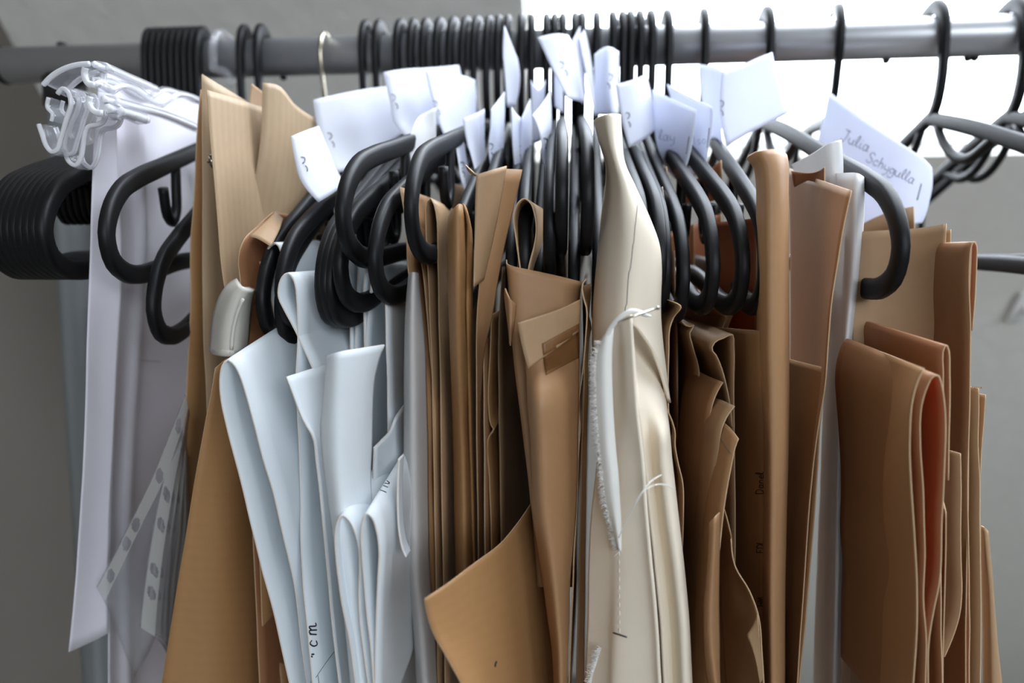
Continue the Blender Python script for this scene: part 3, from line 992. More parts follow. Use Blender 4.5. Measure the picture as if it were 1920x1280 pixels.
# ------------------------------------------------------------------ brown sheets in the middle
KP, KG, KRD, KV = M['kraft_plain'], M['kraft_grey'], M['kraft_red'], M['kraft']
ext('kraft_sheet', 'brown kraft sheet right of the grey tube with a pale leaning top corner', 'paper', KP,
    [(748, 350), (753, 375), (758, 405), (761, 440), (764, 500), (771, 550), (780, 610), (790, 690), (796, 760), (796, 900), (800, 1000), (806, 1280), (810, 1420)], -.190, .20, dx=.004, edge=KE)
ext('kraft_sheet', 'second brown kraft sheet right of the grey tube, mostly in shade', 'paper', KP,
    [(768, 402), (776, 430), (785, 470), (792, 510), (798, 570), (806, 660), (813, 760), (815, 900), (818, 1060), (822, 1280), (826, 1420)], -.180, .20, edge=KE)
ext('kraft_sheet', 'brown kraft sheet folded into a narrow arch left of the ribbed tubes', 'paper', KG,
    [(822, 1420), (818, 1100), (812, 800), (808, 640), (803, 500), (799, 410), (800, 380), (806, 370), (814, 382), (820, 410), (822, 450), (823, 560), (825, 680), (828, 900), (832, 1100), (836, 1420)],
    -.182, .16, dz=-.004, nv=90, edge=KE)
ext('kraft_roll', 'small brown paper loop standing behind the ribbed tubes', 'paper', KG,
    [(840, 470), (836, 410), (831, 365), (834, 344), (841, 340), (847, 350), (849, 372), (845, 400), (842, 470)], -.125, .06, dx=.004, nv=50, edge=KE)
ext('kraft_sheet', 'narrow shaded kraft sheet between the arch and the ribbed tubes', 'paper', KP,
    [(826, 440), (828, 560), (832, 700), (836, 900), (842, 1100), (850, 1420)], -.165, .18, edge=KE)
patch('kraft_roll', 'wider of the two ribbed brown paper tubes with a pinched rounded top', 'paper', KV,
      sink([([(840, 418), (839, 440), (840, 520), (843, 640), (848, 800), (853, 1000), (858, 1200), (862, 1420)], -.206),
       ([(844, 398), (845, 440), (846, 520), (849, 640), (854, 800), (859, 1000), (864, 1200), (868, 1420)], -.220),
       ([(856, 384), (857, 440), (858, 520), (860, 640), (865, 800), (870, 1000), (875, 1200), (878, 1420)], -.224),
       ([(864, 384), (868, 440), (870, 520), (871, 640), (875, 800), (880, 1000), (884, 1200), (888, 1420)], -.216),
       ([(868, 400), (874, 440), (873, 520), (873, 640), (878, 800), (883, 1000), (888, 1200), (892, 1420)], -.200)], .035), nu=18, edge=KE)
patch('kraft_roll', 'thinner ribbed brown paper tube tucked against the wider one', 'paper', KV,
      sink([([(865, 384), (873, 420), (871, 470), (871, 560), (872, 700), (878, 900), (885, 1200), (890, 1420)], -.204),
       ([(870, 382), (879, 410), (879, 470), (877, 560), (878, 700), (884, 900), (892, 1200), (897, 1420)], -.214),
       ([(876, 390), (885, 425), (888, 470), (886, 560), (886, 700), (891, 900), (898, 1200), (903, 1420)], -.204)], .035), nu=14, edge=KE)
# tall folded strip at centre left
patch('kraft_sheet', 'tall tan kraft strip folded over with a cut slanting tip, left of centre', 'paper', KG,
      [([(873, 309), (880, 322), (893, 330)], -.205), ([(893, 329), (894, 327), (895, 326)], -.224)], nv=8, edge=KE)
patch('kraft_sheet', 'pale tan folded flap with slanted cut tip in front of the tall brown strip', 'paper', KG,
      [([(894, 327), (892, 400), (890, 470), (888, 537)], -.226),
       ([(925, 318), (915, 400), (905, 470), (896, 532)], -.223),
       ([(950, 311), (938, 380), (924, 450), (906, 524)], -.216)], nv=24, edge=KE)
patch('kraft_sheet', 'tall brown strip slanting down left behind the pale tan flap', 'paper', KP,
      sink([([(935, 316), (915, 400), (900, 520), (893, 600), (893, 700), (895, 900), (900, 1420)], -.216),
       ([(960, 317), (940, 400), (918, 520), (904, 600), (897, 680), (899, 900), (904, 1420)], -.213),
       ([(979, 318), (966, 375), (950, 440), (936, 505), (922, 590), (908, 650), (902, 720), (904, 900), (908, 1420)], -.209)], .035), edge=KE)
ext('kraft_sheet', 'dark kraft sheet just right of the slanting strip', 'paper', KP,
    [(906, 640), (907, 760), (909, 900), (912, 1100), (915, 1420)], -.188, .2, edge=KE)
ext('kraft_sheet', 'shaded ribbed kraft sheet with a small torn notch, left of centre', 'paper', KV,
    [(922, 590), (919, 660), (917, 760), (922, 798), (927, 806), (919, 815), (919, 900), (922, 1000), (926, 1200), (930, 1420)], -.182, .2, edge=KE)
ext('kraft_sheet', 'shaded kraft sheet left of the open brown paper sack', 'paper', KG,
    [(944, 500), (938, 600), (937, 760), (940, 900), (944, 1100), (950, 1420)], -.165, .2, edge=KE)
ext('kraft_roll', 'brown paper loop shaped like a teardrop above the open sack', 'paper', KG,
    [(984, 560), (976, 500), (968, 445), (964, 405), (971, 382), (984, 372), (995, 380), (1003, 402), (1006, 430), (1002, 462), (993, 500), (988, 560)], -.21, .05, dx=.002, nv=60, edge=KE)

ext('kraft_sheet', 'dark kraft sheet deep behind the sack, left of the two central ones', 'paper', KP,
    [(1028, 430), (1030, 560), (1034, 800), (1040, 1420)], -.11, .3, edge=KE)
ext('kraft_sheet', 'dark kraft sheet deep behind the sack, right of the two central ones', 'paper', KP,
    [(1088, 400), (1088, 560), (1090, 800), (1092, 1420)], -.11, .3, dx=-.006, edge=KE)

# ------------------------------------------------------------------ the open sack at the centre
sk = patch('kraft_sheet', 'front brown kraft sheet bent like an open sack at the centre', 'paper', KP,
      [([(957, 470), (958, 500), (962, 560), (972, 680), (985, 800), (1000, 960), (1010, 1100)], -.185),
       ([(949, 489), (951, 510), (955, 560), (964, 680), (978, 800), (993, 930), (1006, 1100)], -.205),
       ([(955, 497), (958, 520), (963, 580), (972, 690), (985, 800), (998, 930), (1012, 1100)], -.213),
       ([(1000, 507), (1002, 560), (1006, 690), (1012, 800), (1020, 930), (1030, 1100)], -.212),
       ([(1050, 518), (1050, 560), (1052, 690), (1055, 800), (1058, 930), (1062, 1100)], -.208),
       ([(1090, 528), (1086, 560), (1082, 690), (1080, 800), (1078, 930), (1074, 1100)], -.204)], nu=30, edge=KE)
patch('kraft_sheet', 'small brown kraft corner with a rounded bend at the sack left edge', 'paper', KP,
      [([(947, 540), (946, 552), (950, 590), (954, 620), (956, 645)], -.216), ([(956, 560), (957, 580), (957, 610), (957, 646)], -.220), ([(967, 570), (965, 595), (961, 625), (957, 648)], -.2175)], nv=14, edge=KE)
flap = patch('kraft_sheet', 'light folded kraft flap hanging on the front of the open sack', 'paper', KG,
      [([(972, 605), (977, 635), (983, 663), (991, 691)], -.232),
       ([(1010, 593), (1014, 620), (1018, 645), (1022, 668)], -.228),
       ([(1050, 579), (1052, 600), (1054, 625), (1056, 644)], -.224),
       ([(1088, 561), (1087, 580), (1086, 600), (1085, 620)], -.218)], nv=20, edge=KE)
ink('pencil_line', sk, [[(1000, 507), (1000, 509)]], M['pencil'], .0001)
patch('kraft_sheet', 'long creased brown kraft sheet running down below the light flap', 'paper', KP,
      [([(982, 640, -.212), (984, 690, -.219), (987, 740), (994, 820), (998, 900), (999, 960), (1005, 1010), (1014, 1070), (1022, 1130), (1034, 1220), (1040, 1300), (1044, 1420)], -.226),
       ([(1003, 640, -.214), (1005, 680, -.222), (1008, 740), (1014, 820), (1018, 900), (1022, 960), (1030, 1010), (1038, 1070), (1044, 1130), (1050, 1220), (1053, 1300), (1056, 1420)], -.236),
       ([(1040, 630, -.213), (1040, 672, -.220), (1042, 740), (1044, 820), (1046, 900), (1046, 960), (1050, 1010), (1052, 1070), (1054, 1130), (1058, 1220), (1059, 1300), (1060, 1420)], -.232),
       ([(1085, 615, -.208), (1084, 660, -.212), (1083, 740), (1082, 820), (1081, 900), (1079, 970), (1073, 1030), (1067, 1090), (1066, 1150), (1064, 1220), (1064, 1300), (1064, 1420)], -.218)], nu=26, edge=KE, amp=.0011)
cs = bpy.data.objects[max((o.name for o in bpy.data.objects if o.get('label', '').startswith('long creased brown')), default='')]
Q = [[(1015, 644), (1023, 705)], [(1084, 606), (1084, 671)]]
G = []
for i in range(12):
    row = []
    for j in range(12):
        u, v = i / 11, j / 11
        x = (Q[0][0][0] * (1 - v) + Q[0][1][0] * v) * (1 - u) + (Q[1][0][0] * (1 - v) + Q[1][1][0] * v) * u
        y = (Q[0][0][1] * (1 - v) + Q[0][1][1] * v) * (1 - u) + (Q[1][0][1] * (1 - v) + Q[1][1][1] * v) * u
        hits = [h for h in (on_sheet(flap, x, y, .0002), on_sheet(cs, x, y, .0002)) if h is not None]
        row.append(min(hits, key=lambda h: (h - CAM) @ fw) if hits else W(x, y, -.224))
    G.append(row)
grid_sheet('tape_strip', np.array(G), M['tape'], .00008, flap)
ext('kraft_sheet', 'thin torn kraft edge at the right side of the open sack', 'paper', KP,
    [(1098, 523), (1092, 532), (1094, 560), (1099, 575), (1097, 640), (1092, 700), (1085, 770), (1088, 800), (1084, 860), (1080, 950), (1074, 1050), (1069, 1150), (1066, 1280), (1066, 1420)], -.216, .16, edge=KE)
patch('kraft_sheet', 'narrow brown kraft strip standing behind the sack, left of the muslin', 'paper', KP,
      [([(1091, 536), (1093, 600), (1095, 700), (1090, 850), (1086, 1000), (1080, 1420)], -.190), ([(1107, 531), (1106, 560), (1104, 600), (1108, 607), (1103, 640), (1101, 760), (1098, 900), (1096, 1420)], -.186)], nu=6, edge=KE)
ext('kraft_sheet', 'shaded kraft sheet edge right beside the muslin', 'paper', KG,
    [(1104, 640), (1103, 760), (1098, 900), (1093, 1100), (1090, 1420)], -.16, .14, edge=KE)
fl = patch('kraft_sheet', 'large golden kraft corner curling toward the camera at bottom centre', 'paper', KV,
      [([(797, 1122), (800, 1146), (812, 1185), (838, 1232), (872, 1295), (905, 1380)], -.268),
       ([(830, 1100), (838, 1140), (852, 1190), (875, 1240), (905, 1300), (930, 1380)], -.262),
       ([(880, 1062), (890, 1120), (905, 1200), (928, 1300), (945, 1380)], -.252),
       ([(935, 1020), (945, 1100), (958, 1200), (972, 1300), (985, 1380)], -.236),
       ([(965, 985), (978, 1080), (990, 1200), (1002, 1300), (1010, 1380)], -.222),
       ([(1012, 915), (1030, 1050), (1045, 1200), (1055, 1300), (1060, 1380)], -.195)], nu=30, nv=36, edge=KE)
ink('pin_hole', fl, [[(929, 1240), (927, 1245), (927, 1249)]], M['ink'], .0004)

# ------------------------------------------------------------------ muslin
MU = M['muslin']
mus = patch('muslin_piece', 'cream muslin cloth pinned in the middle, a frayed white edge down its left', 'fabric', MU,
      [([(1116, 226), (1124, 262), (1136, 305), (1136, 340), (1128, 400), (1120, 480), (1114, 560), (1112, 640), (1116, 700)], -.205),
       ([(1126, 218), (1136, 262), (1148, 305), (1152, 350), (1150, 420), (1146, 500), (1142, 560), (1142, 600), (1146, 620)], -.222),
       ([(1140, 214), (1146, 262), (1156, 305), (1168, 350), (1176, 420), (1178, 500), (1176, 560), (1176, 590), (1178, 605)], -.228),
       ([(1154, 214), (1157, 262), (1163, 305), (1180, 350), (1204, 420), (1212, 500), (1210, 560), (1208, 610), (1212, 640)], -.224),
       ([(1161, 218), (1163, 262), (1166, 300), (1188, 352), (1214, 410), (1232, 460), (1237, 500), (1236, 590), (1242, 650), (1257, 755)], -.210)],
      nu=34, nv=60, thick=.0012, amp=.0009)
patch('lower_panel', None, None, MU,
      [([(1122, 640), (1128, 760), (1122, 860), (1112, 960), (1108, 1050), (1105, 1170), (1099, 1290), (1096, 1420)], -.226),
       ([(1140, 622), (1146, 760), (1146, 860), (1144, 960), (1146, 1050), (1146, 1170), (1142, 1290), (1140, 1420)], -.2325),
       ([(1160, 600), (1164, 760), (1164, 860), (1165, 960), (1165, 1050), (1160, 1170), (1155, 1290), (1154, 1420)], -.236),
       ([(1172, 594), (1182, 760), (1195, 860), (1205, 960), (1214, 1050), (1224, 1170), (1232, 1290), (1236, 1420)], -.240),
       ([(1183, 590), (1194, 760), (1206, 860), (1215, 960), (1224, 1050), (1235, 1170), (1241, 1290), (1244, 1420)], -.242)],
      nu=34, nv=70, thick=.0011, amp=.0008, parent=mus)
patch('side_panel', None, None, MU,
      [([(1184, 600, -.206), (1190, 690, -.222), (1196, 760), (1208, 860), (1218, 960), (1227, 1050), (1238, 1170), (1244, 1290), (1248, 1420)], -.232),
       ([(1200, 610, -.203), (1206, 690, -.217), (1212, 760), (1222, 860), (1232, 960), (1242, 1050), (1254, 1170), (1260, 1290), (1264, 1420)], -.228),
       ([(1218, 620, -.200), (1228, 700, -.212), (1236, 780, -.228), (1240, 820), (1242, 860), (1252, 960), (1264, 1050), (1276, 1170), (1282, 1290), (1286, 1420)], -.234),
       ([(1232, 630, -.196), (1244, 710, -.203), (1251, 780, -.214), (1256, 830), (1258, 860), (1268, 960), (1278, 1050), (1289, 1170), (1295, 1290), (1300, 1420)], -.222)],
      nu=28, nv=60, thick=.0011, amp=.0008, parent=mus)
patch('frayed_edge', None, None, M['selvage'],
      [([(1129, 640), (1119, 668), (1118, 720), (1121, 780), (1126, 840), (1132, 890), (1138, 940), (1150, 985), (1161, 1030)], -.2380),
       ([(1138, 625), (1135, 668), (1136, 720), (1139, 780), (1142, 840), (1148, 890), (1153, 940), (1158, 985), (1163, 1032)], -.2410),
       ([(1150, 612), (1147, 668), (1148, 720), (1151, 780), (1155, 840), (1160, 890), (1163, 940), (1165, 985), (1165, 1034)], -.2400)],
      nu=14, nv=60, thick=.0006, amp=.0005, parent=mus)
bar('rolled_hem', to3(([(1132, 648, -.2385), (1140, 625, -.241), (1152, 606, -.243), (1166, 593, -.2445), (1183, 583, -.245), (1198, 585, -.244), (1212, 591, -.241), (1220, 592, -.238)], -.243)), .0016, .0012, (0, 1, 0), M['selvage'], mus, n=30, rnd=1,
    taper=lambda s: 1 if s < .8 else 1 - (s - .8) * 3.5)
# loose fibres along the frayed edge
ms = []
rng = random.Random(3)
E0 = cr(to3(([(1129, 640), (1119, 668), (1118, 720), (1121, 780), (1126, 840), (1132, 890), (1138, 940), (1150, 985), (1161, 1030)], -.2383)), 240)
E1 = cr(to3(([(1124, 1215), (1118, 1235), (1110, 1260), (1104, 1290)], -.2345)), 40)
for E_, k in ((E0, 3), (E1, 3)):
    for p in E_:
        for q in range(k):
            a = rng.uniform(-.9, .9)
            l = rng.uniform(.0005, .0026)
            e = p + np.array([-l * math.cos(a), rng.uniform(-.001, .0005), l * math.sin(a) - .0004])
            m_ = (p + e) / 2 + np.array([0, 0, rng.uniform(-.0005, .0005)])
            ms.append(sweep_mesh(np.array([p + np.array([.0006, 0, 0]), m_, e]), .0003, .0003, (0, 1, .1), False, 1, None, 3))
V, Fc = merge(*ms)
tag(mesh_obj('fringe', V, Fc, M['thread'], mus), kind='stuff')
ink('seam', mus, [[(1192, 385), (1189, 420), (1185, 470), (1179, 520), (1175, 570), (1173, 585)]], M['pencil'], .00012)
ink('stitches', bpy.data.objects['lower_panel'], [[(1163, 1000 + 16 * k), (1163, 1008 + 16 * k)] for k in range(12)], M['thread'], .0002)
pt = tag(empty('sewing_pin', W(1195, 590, -.245)), 'long steel pin stuck slanting through the muslin fold', 'pin')
pl = np.array(pt.location)
tube('shaft', to3(([(1154, 606, -.2425), (1185, 594, -.2475), (1233, 577, -.2395)], -.245)) - pl, .00038, M['pin'], pt, n=10)
hd = W(1233, 577, -.2395) - pl
bm = bmesh.new()
bmesh.ops.create_uvsphere(bm, u_segments=10, v_segments=6, radius=.0007, matrix=Matrix.Translation(Vector(hd)))
me = bpy.data.meshes.new('pin_head'); bm.to_mesh(me); bm.free(); me.materials.append(M['pin'])
ho = bpy.data.objects.new('pin_head', me); COL.objects.link(ho); ho.parent = pt
pt = tag(empty('sewing_pin', W(1164, 1190, -.245)), 'short dark steel pin low on the muslin', 'pin')
pl = np.array(pt.location)
tube('shaft', to3(([(1150, 1186, -.240), (1175, 1194, -.2455)], -.245)) - pl, .0003, M['staple'], pt, n=6)
tag(tube('loose_thread', to3(([(1160, 1008, -.2445), (1175, 975, -.2475), (1195, 938, -.2515), (1215, 908, -.251), (1240, 890, -.245)], -.25)), .00018, M['thread'], None, n=24),
    'long loose white thread rising to a tip over the muslin folds', 'thread')
tag(tube('loose_thread', to3(([(1190, 945, -.2515), (1205, 922, -.252), (1228, 909, -.249), (1248, 909, -.244), (1263, 916, -.239)], -.25)), .00018, M['thread'], None, n=24),
    'shorter loose white thread arching to the right over the muslin folds', 'thread')
# ------------------------------------------------------------------ brown sheets right of the muslin
ext('kraft_sheet', 'kraft sheet with a curled triangular tip right beside the muslin pin', 'paper', KG,
    [(1238, 558, -.195), (1258, 564, -.205), (1278, 575, -.213), (1262, 598), (1256, 615), (1254, 660), (1252, 720), (1258, 900), (1262, 1100), (1266, 1420)], -.205, .16, dx=-.006, edge=KE)
ext('kraft_sheet', 'brown kraft sheet hugging the right side of the lower muslin', 'paper', KP,
    [(1246, 700), (1250, 760), (1262, 790), (1267, 812), (1266, 832), (1272, 870), (1279, 900), (1280, 960), (1277, 1040), (1272, 1110), (1264, 1200), (1258, 1300)], -.212, .18, dx=-.004, edge=KE)
ext('kraft_sheet', 'tall reddish kraft edge rising between the black hangers right of the muslin', 'paper', KRD,
    [(1252, 312), (1254, 380), (1250, 440), (1249, 520), (1252, 700), (1256, 1000), (1262, 1420)], -.13, .22, edge=KE)
ext('plastic_sheet', 'dark glossy plastic edge standing beside the muslin top', 'paper', M['grey_card'],
    [(1243, 350), (1249, 400), (1250, 440), (1245, 500), (1246, 560), (1250, 640)], -.165, .05, edge=CE)
ext('kraft_sheet', 'dark reddish kraft sheet deep in the gap right of the muslin', 'paper', KRD,
    [(1266, 470), (1268, 600), (1270, 800), (1272, 1000), (1276, 1420)], -.15, .2, edge=KE)
ext('kraft_sheet', 'shaded kraft sheet with ragged top, left of the fanned corners', 'paper', KP,
    [(1276, 596), (1286, 610), (1296, 612), (1302, 610), (1294, 622), (1300, 650), (1312, 690), (1310, 760), (1300, 900), (1294, 1100), (1292, 1420)], -.175, .2, dx=-.006, edge=KE)
ext('kraft_sheet', 'dim kraft sheet with a bent shoulder behind the fanned corners', 'paper', KP,
    [(1322, 567), (1338, 575), (1352, 588), (1360, 592), (1352, 620), (1344, 680), (1336, 800), (1330, 1000), (1328, 1420)], -.165, .14, dx=-.008, edge=KE)
ext('kraft_sheet', 'thin kraft spike pointing up to the right behind the fanned corners', 'paper', KP,
    [(1388, 558), (1376, 588), (1366, 612), (1360, 650), (1356, 800), (1352, 1420)], -.16, .1, dx=-.006, edge=KE)
ext('kraft_sheet', 'pale kraft sheet folded into a narrow lit loop above the fanned corners', 'paper', KG,
    [(1374, 800), (1366, 735), (1352, 685), (1342, 664), (1335, 655), (1342, 640), (1356, 634), (1373, 627), (1376, 650), (1377, 760), (1378, 900), (1376, 1100), (1374, 1420)], -.196, .12, dx=-.008, nv=70, edge=KE)


def fan(label, top, edge, y0, mat, dx=-.01, L=.12):
    """sheet seen on its left face: near edge on the right, top edge running back to the left"""
    n = 12
    a = cr(to3((edge, y0)), 50)
    tp = cr(to3((top, y0)), n)           # from the tip back to the hidden end, with its own depths
    G = []
    for i in range(n):
        s = i / (n - 1)
        col = a + (tp[i] - tp[0])
        col[:, 0] = col[:, 0] * 1.0
        G.append(col)
    SEED[0] += 1.9
    G = wob(np.array(G), .0005, seed=SEED[0])
    return tag(grid_sheet('kraft_sheet', G, mat, .00045, None, KE), label, 'paper')


fan('largest of the three fanned kraft corners, highest and furthest left',
    [(1355, 716, -.200), (1332, 707, -.188), (1312, 697, -.172), (1296, 690, -.14)],
    [(1355, 716), (1344, 735), (1336, 755), (1329, 790), (1324, 830), (1319, 880), (1314, 960), (1308, 1100), (1304, 1420)], -.200, KP)
fan('middle one of the three fanned kraft corners',
    [(1377, 761, -.212), (1356, 751, -.203), (1338, 746, -.19), (1322, 742, -.15)],
    [(1377, 761), (1364, 778), (1354, 800), (1346, 850), (1340, 910), (1334, 1000), (1328, 1120), (1324, 1420)], -.212, KG)
fc = fan('lowest of the three fanned kraft corners with a bent pale tip',
    [(1385, 822, -.222), (1372, 805, -.217), (1358, 792, -.21), (1340, 780, -.16)],
    [(1385, 822), (1379, 838), (1372, 870), (1364, 910), (1356, 960), (1347, 1040), (1338, 1130), (1330, 1250), (1326, 1420)], -.222, KP)
ink('pencil_line', fc, [[(1349, 817), (1360, 834), (1372, 851)]], M['pencil'], .0001)
ext('kraft_sheet', 'thin kraft sheet edge behind the lowest fanned corner', 'paper', KP,
    [(1375, 700), (1377, 850), (1376, 980), (1374, 1100), (1373, 1420)], -.18, .16, dx=-.006, edge=KE)
patch('kraft_sheet', 'narrow lit brown strip right of the lower muslin, rounded like a tube', 'paper', KP,
      [([(1330, 980), (1326, 1060), (1319, 1140), (1319, 1200), (1324, 1260), (1334, 1310), (1344, 1420)], -.222),
       ([(1340, 970), (1336, 1060), (1331, 1140), (1332, 1200), (1338, 1260), (1346, 1310), (1354, 1420)], -.232),
       ([(1349, 960), (1348, 1060), (1347, 1140), (1348, 1200), (1349, 1260), (1352, 1310), (1358, 1420)], -.222)], nu=12, edge=KE)
patch('kraft_sheet', 'rounded brown kraft corner with a bent back point at the bottom right of centre', 'paper', KP,
      [([(1345, 930), (1350, 1000), (1352, 1100), (1356, 1200), (1362, 1300), (1368, 1420)], -.19),
       ([(1360, 960), (1364, 1020), (1372, 1100), (1380, 1180), (1388, 1290), (1394, 1420)], -.206),
       ([(1370, 1000), (1374, 1052), (1390, 1090), (1398, 1160), (1408, 1260), (1414, 1420)], -.214),
       ([(1371, 1010), (1378, 1060), (1405, 1108), (1421, 1152), (1428, 1230), (1434, 1420)], -.222)], nu=22, edge=KE)
patch('kraft_sheet', 'small pale folded triangle at the edge of the rounded kraft corner', 'paper', KG,
      [([(1421, 1150), (1412, 1172), (1400, 1190)], -.2245), ([(1424, 1190), (1418, 1205), (1410, 1215)], -.226), ([(1430, 1270), (1428, 1275), (1424, 1280)], -.2265)], nv=10, edge=KE)
dn = ext('kraft_sheet', 'flat kraft sheet with handwriting along its pale vertical edge', 'paper', KP,
    [(1429, 620), (1430, 650), (1432, 720), (1434, 850), (1436, 1000), (1437, 1150), (1437, 1290), (1437, 1420)], -.205, .07, dx=-.016, dz=-.004, edge=KE)
write(dn, 'Danel', 1433, 926, 0, -1, 15, M['ink'], .00015)
write(dn, 'FDL', 1433, 1036, 0, -1, 13, M['ink'], .00015)
write(dn, 'HM', 1434, 1136, 0, -1, 12, M['ink'], .00014)
ext('kraft_sheet', 'reddish kraft sheet edge left of the big upright roll', 'paper', KRD,
    [(1416, 409), (1418, 440), (1418, 520), (1419, 620), (1420, 900), (1420, 1420)], -.165, .035, dx=-.012, edge=KE)
patch('kraft_sheet', 'reddish kraft flap caught between the right hangers', 'paper', KRD,
      [([(1284, 348), (1283, 370), (1284, 392)], -.115), ([(1315, 330), (1315, 355), (1316, 382)], -.12), ([(1352, 300), (1353, 335), (1352, 372)], -.13)], nv=10, edge=KE)
ext('kraft_sheet', 'dark kraft sheet deep behind the hangers right of the muslin', 'paper', KP,
    [(1300, 420), (1302, 560), (1304, 800), (1306, 1100), (1308, 1420)], -.10, .25, edge=KE)
ext('kraft_sheet', 'dark kraft sheet deep behind the hangers left of the big roll', 'paper', KRD,
    [(1352, 400), (1354, 560), (1356, 800), (1358, 1100), (1360, 1420)], -.10, .25, edge=KE)
# big roll
patch('kraft_roll', 'big upright kraft roll right of centre with a rounded bright top', 'paper', KP,
      [([(1402, 298), (1414, 312), (1419, 340), (1420, 420), (1421, 620), (1424, 800), (1428, 1000), (1430, 1420)], -.195),
       ([(1406, 291), (1420, 303), (1428, 340), (1430, 420), (1432, 620), (1436, 800), (1437, 1000), (1438, 1420)], -.210),
       ([(1424, 283), (1436, 303), (1442, 340), (1444, 420), (1446, 620), (1448, 800), (1449, 1000), (1449, 1420)], -.220),
       ([(1446, 280), (1456, 303), (1460, 340), (1461, 420), (1462, 620), (1462, 800), (1460, 1000), (1458, 1420)], -.218),
       ([(1468, 285), (1473, 303), (1474, 340), (1475, 420), (1475, 620), (1473, 800), (1470, 1000), (1466, 1420)], -.206),
       ([(1477, 292), (1480, 310), (1480, 340), (1480, 420), (1480, 620), (1478, 800), (1475, 1000), (1470, 1420)], -.185)], nu=30, nv=60, edge=KE)
patch('kraft_sheet', 'wide kraft sheet right of the big roll, curving to a lit right edge', 'paper', KP,
      [([(1478, 314), (1480, 420), (1482, 560), (1482, 700), (1480, 900), (1474, 1100), (1466, 1420)], -.10),
       ([(1510, 327), (1508, 420), (1504, 560), (1500, 700), (1494, 900), (1486, 1100), (1474, 1420)], -.137),
       ([(1550, 341), (1544, 420), (1534, 560), (1526, 700), (1512, 900), (1498, 1100), (1480, 1420)], -.177),
       ([(1597, 357), (1583, 420), (1571, 490), (1560, 560), (1553, 640), (1546, 730), (1534, 800), (1522, 900), (1506, 1100), (1486, 1420)], -.205)], nu=26, nv=60, edge=KE)
ext('kraft_sheet', 'long narrow kraft strip fanning out below the wide sheet at right', 'paper', KP,
    [(1549, 690), (1543, 740), (1537, 800), (1530, 900), (1522, 1000), (1512, 1130), (1500, 1280), (1490, 1420)], -.198, .03, dx=-.008, edge=KE)
# tracing paper
patch('tracing_sheet', 'white tracing paper fold rising to a point behind the wide kraft sheet', 'paper', M['tracing'],
      [([(1484, 308), (1487, 316), (1490, 326)], -.140), ([(1522, 288), (1526, 312), (1530, 338)], -.153), ([(1560, 266), (1561, 300), (1562, 350)], -.168), ([(1577, 262), (1580, 300), (1580, 345), (1579, 372)], -.166)], nv=24, edge=CE)
patch('kraft_sheet', 'small reddish kraft corner inside the tracing paper fold', 'paper', KRD,
      [([(1484, 320), (1490, 350), (1492, 332)], -.146), ([(1520, 324), (1522, 330), (1524, 340)], -.157), ([(1546, 313), (1546, 328), (1546, 346)], -.171)], nv=10, edge=KE)
patch('tracing_sheet', 'long white tracing paper strip hanging right of the wide kraft sheet', 'paper', M['tracing'],
      [([(1545, 326), (1550, 400), (1545, 560), (1545, 700), (1538, 900), (1530, 1100), (1520, 1420)], -.150),
       ([(1580, 324), (1580, 400), (1572, 560), (1566, 700), (1560, 900), (1556, 1100), (1550, 1420)], -.175),
       ([(1606, 324), (1604, 400), (1594, 560), (1582, 700), (1574, 900), (1568, 1100), (1560, 1420)], -.186),
       ([(1621, 332), (1620, 400), (1609, 520), (1600, 610), (1592, 700), (1587, 800), (1584, 1000), (1578, 1200), (1572, 1420)], -.178)], nu=24, nv=50, thick=.0003)
# right group
patch('kraft_sheet', 'kraft sheet top edge behind the name tag, right of the tracing paper', 'paper', KG,
      [([(1600, 428), (1605, 480), (1608, 1300)], -.085), ([(1660, 400), (1662, 480), (1664, 1300)], -.10), ([(1714, 387), (1716, 440), (1718, 1300)], -.12)], nv=16, edge=KE)
patch('kraft_sheet', 'crumpled kraft sheet with a square top corner at right', 'paper', KG,
      [([(1590, 436), (1590, 520), (1592, 700), (1594, 1300)], -.179), ([(1650, 432), (1652, 520), (1654, 700), (1656, 1300)], -.181), ([(1720, 428), (1720, 520), (1718, 700), (1716, 1300)], -.185),
       ([(1778, 419), (1776, 480), (1773, 540), (1775, 600), (1772, 700), (1770, 1300)], -.191)], nu=30, nv=40, amp=.002, edge=KE)
ext('kraft_sheet', 'thin pale kraft edge just behind the crumpled sheet corner', 'paper', KG,
    [(1781, 430), (1781, 460), (1780, 600), (1780, 1300)], -.187, .04, dx=-.01, edge=KE)
ext('kraft_roll', 'kraft sheet folded into a tall hairpin loop with an orange inside at right', 'paper', M['kraft_glow'],
    [(1822, 620), (1829, 540), (1831, 490), (1830, 458), (1826, 452), (1821, 462), (1818, 490), (1817, 540), (1819, 620), (1819, 760), (1816, 900), (1816, 1100), (1817, 1420)], -.205, .05, dx=-.012, nv=80, edge=KE)
patch('kraft_sheet', 'kraft front face left of the hairpin loop at right', 'paper', KG,
      [([(1776, 456), (1777, 560), (1776, 760), (1775, 1000), (1775, 1420)], -.172), ([(1800, 453), (1800, 560), (1800, 760), (1798, 1000), (1796, 1420)], -.19),
       ([(1821, 453), (1817, 560), (1817, 760), (1814, 1000), (1812, 1420)], -.2045)], edge=KE)
ext('kraft_sheet', 'reddish kraft fold with a flat top glowing orange inside, behind the front loop', 'paper', M['kraft_red'],
    [(1775, 900), (1776, 800), (1777, 700), (1776, 655), (1772, 646), (1767, 654), (1765, 700), (1764, 800), (1765, 1000), (1768, 1420)], -.225, .055, dx=-.010, dz=.005, nv=60, edge=KE)
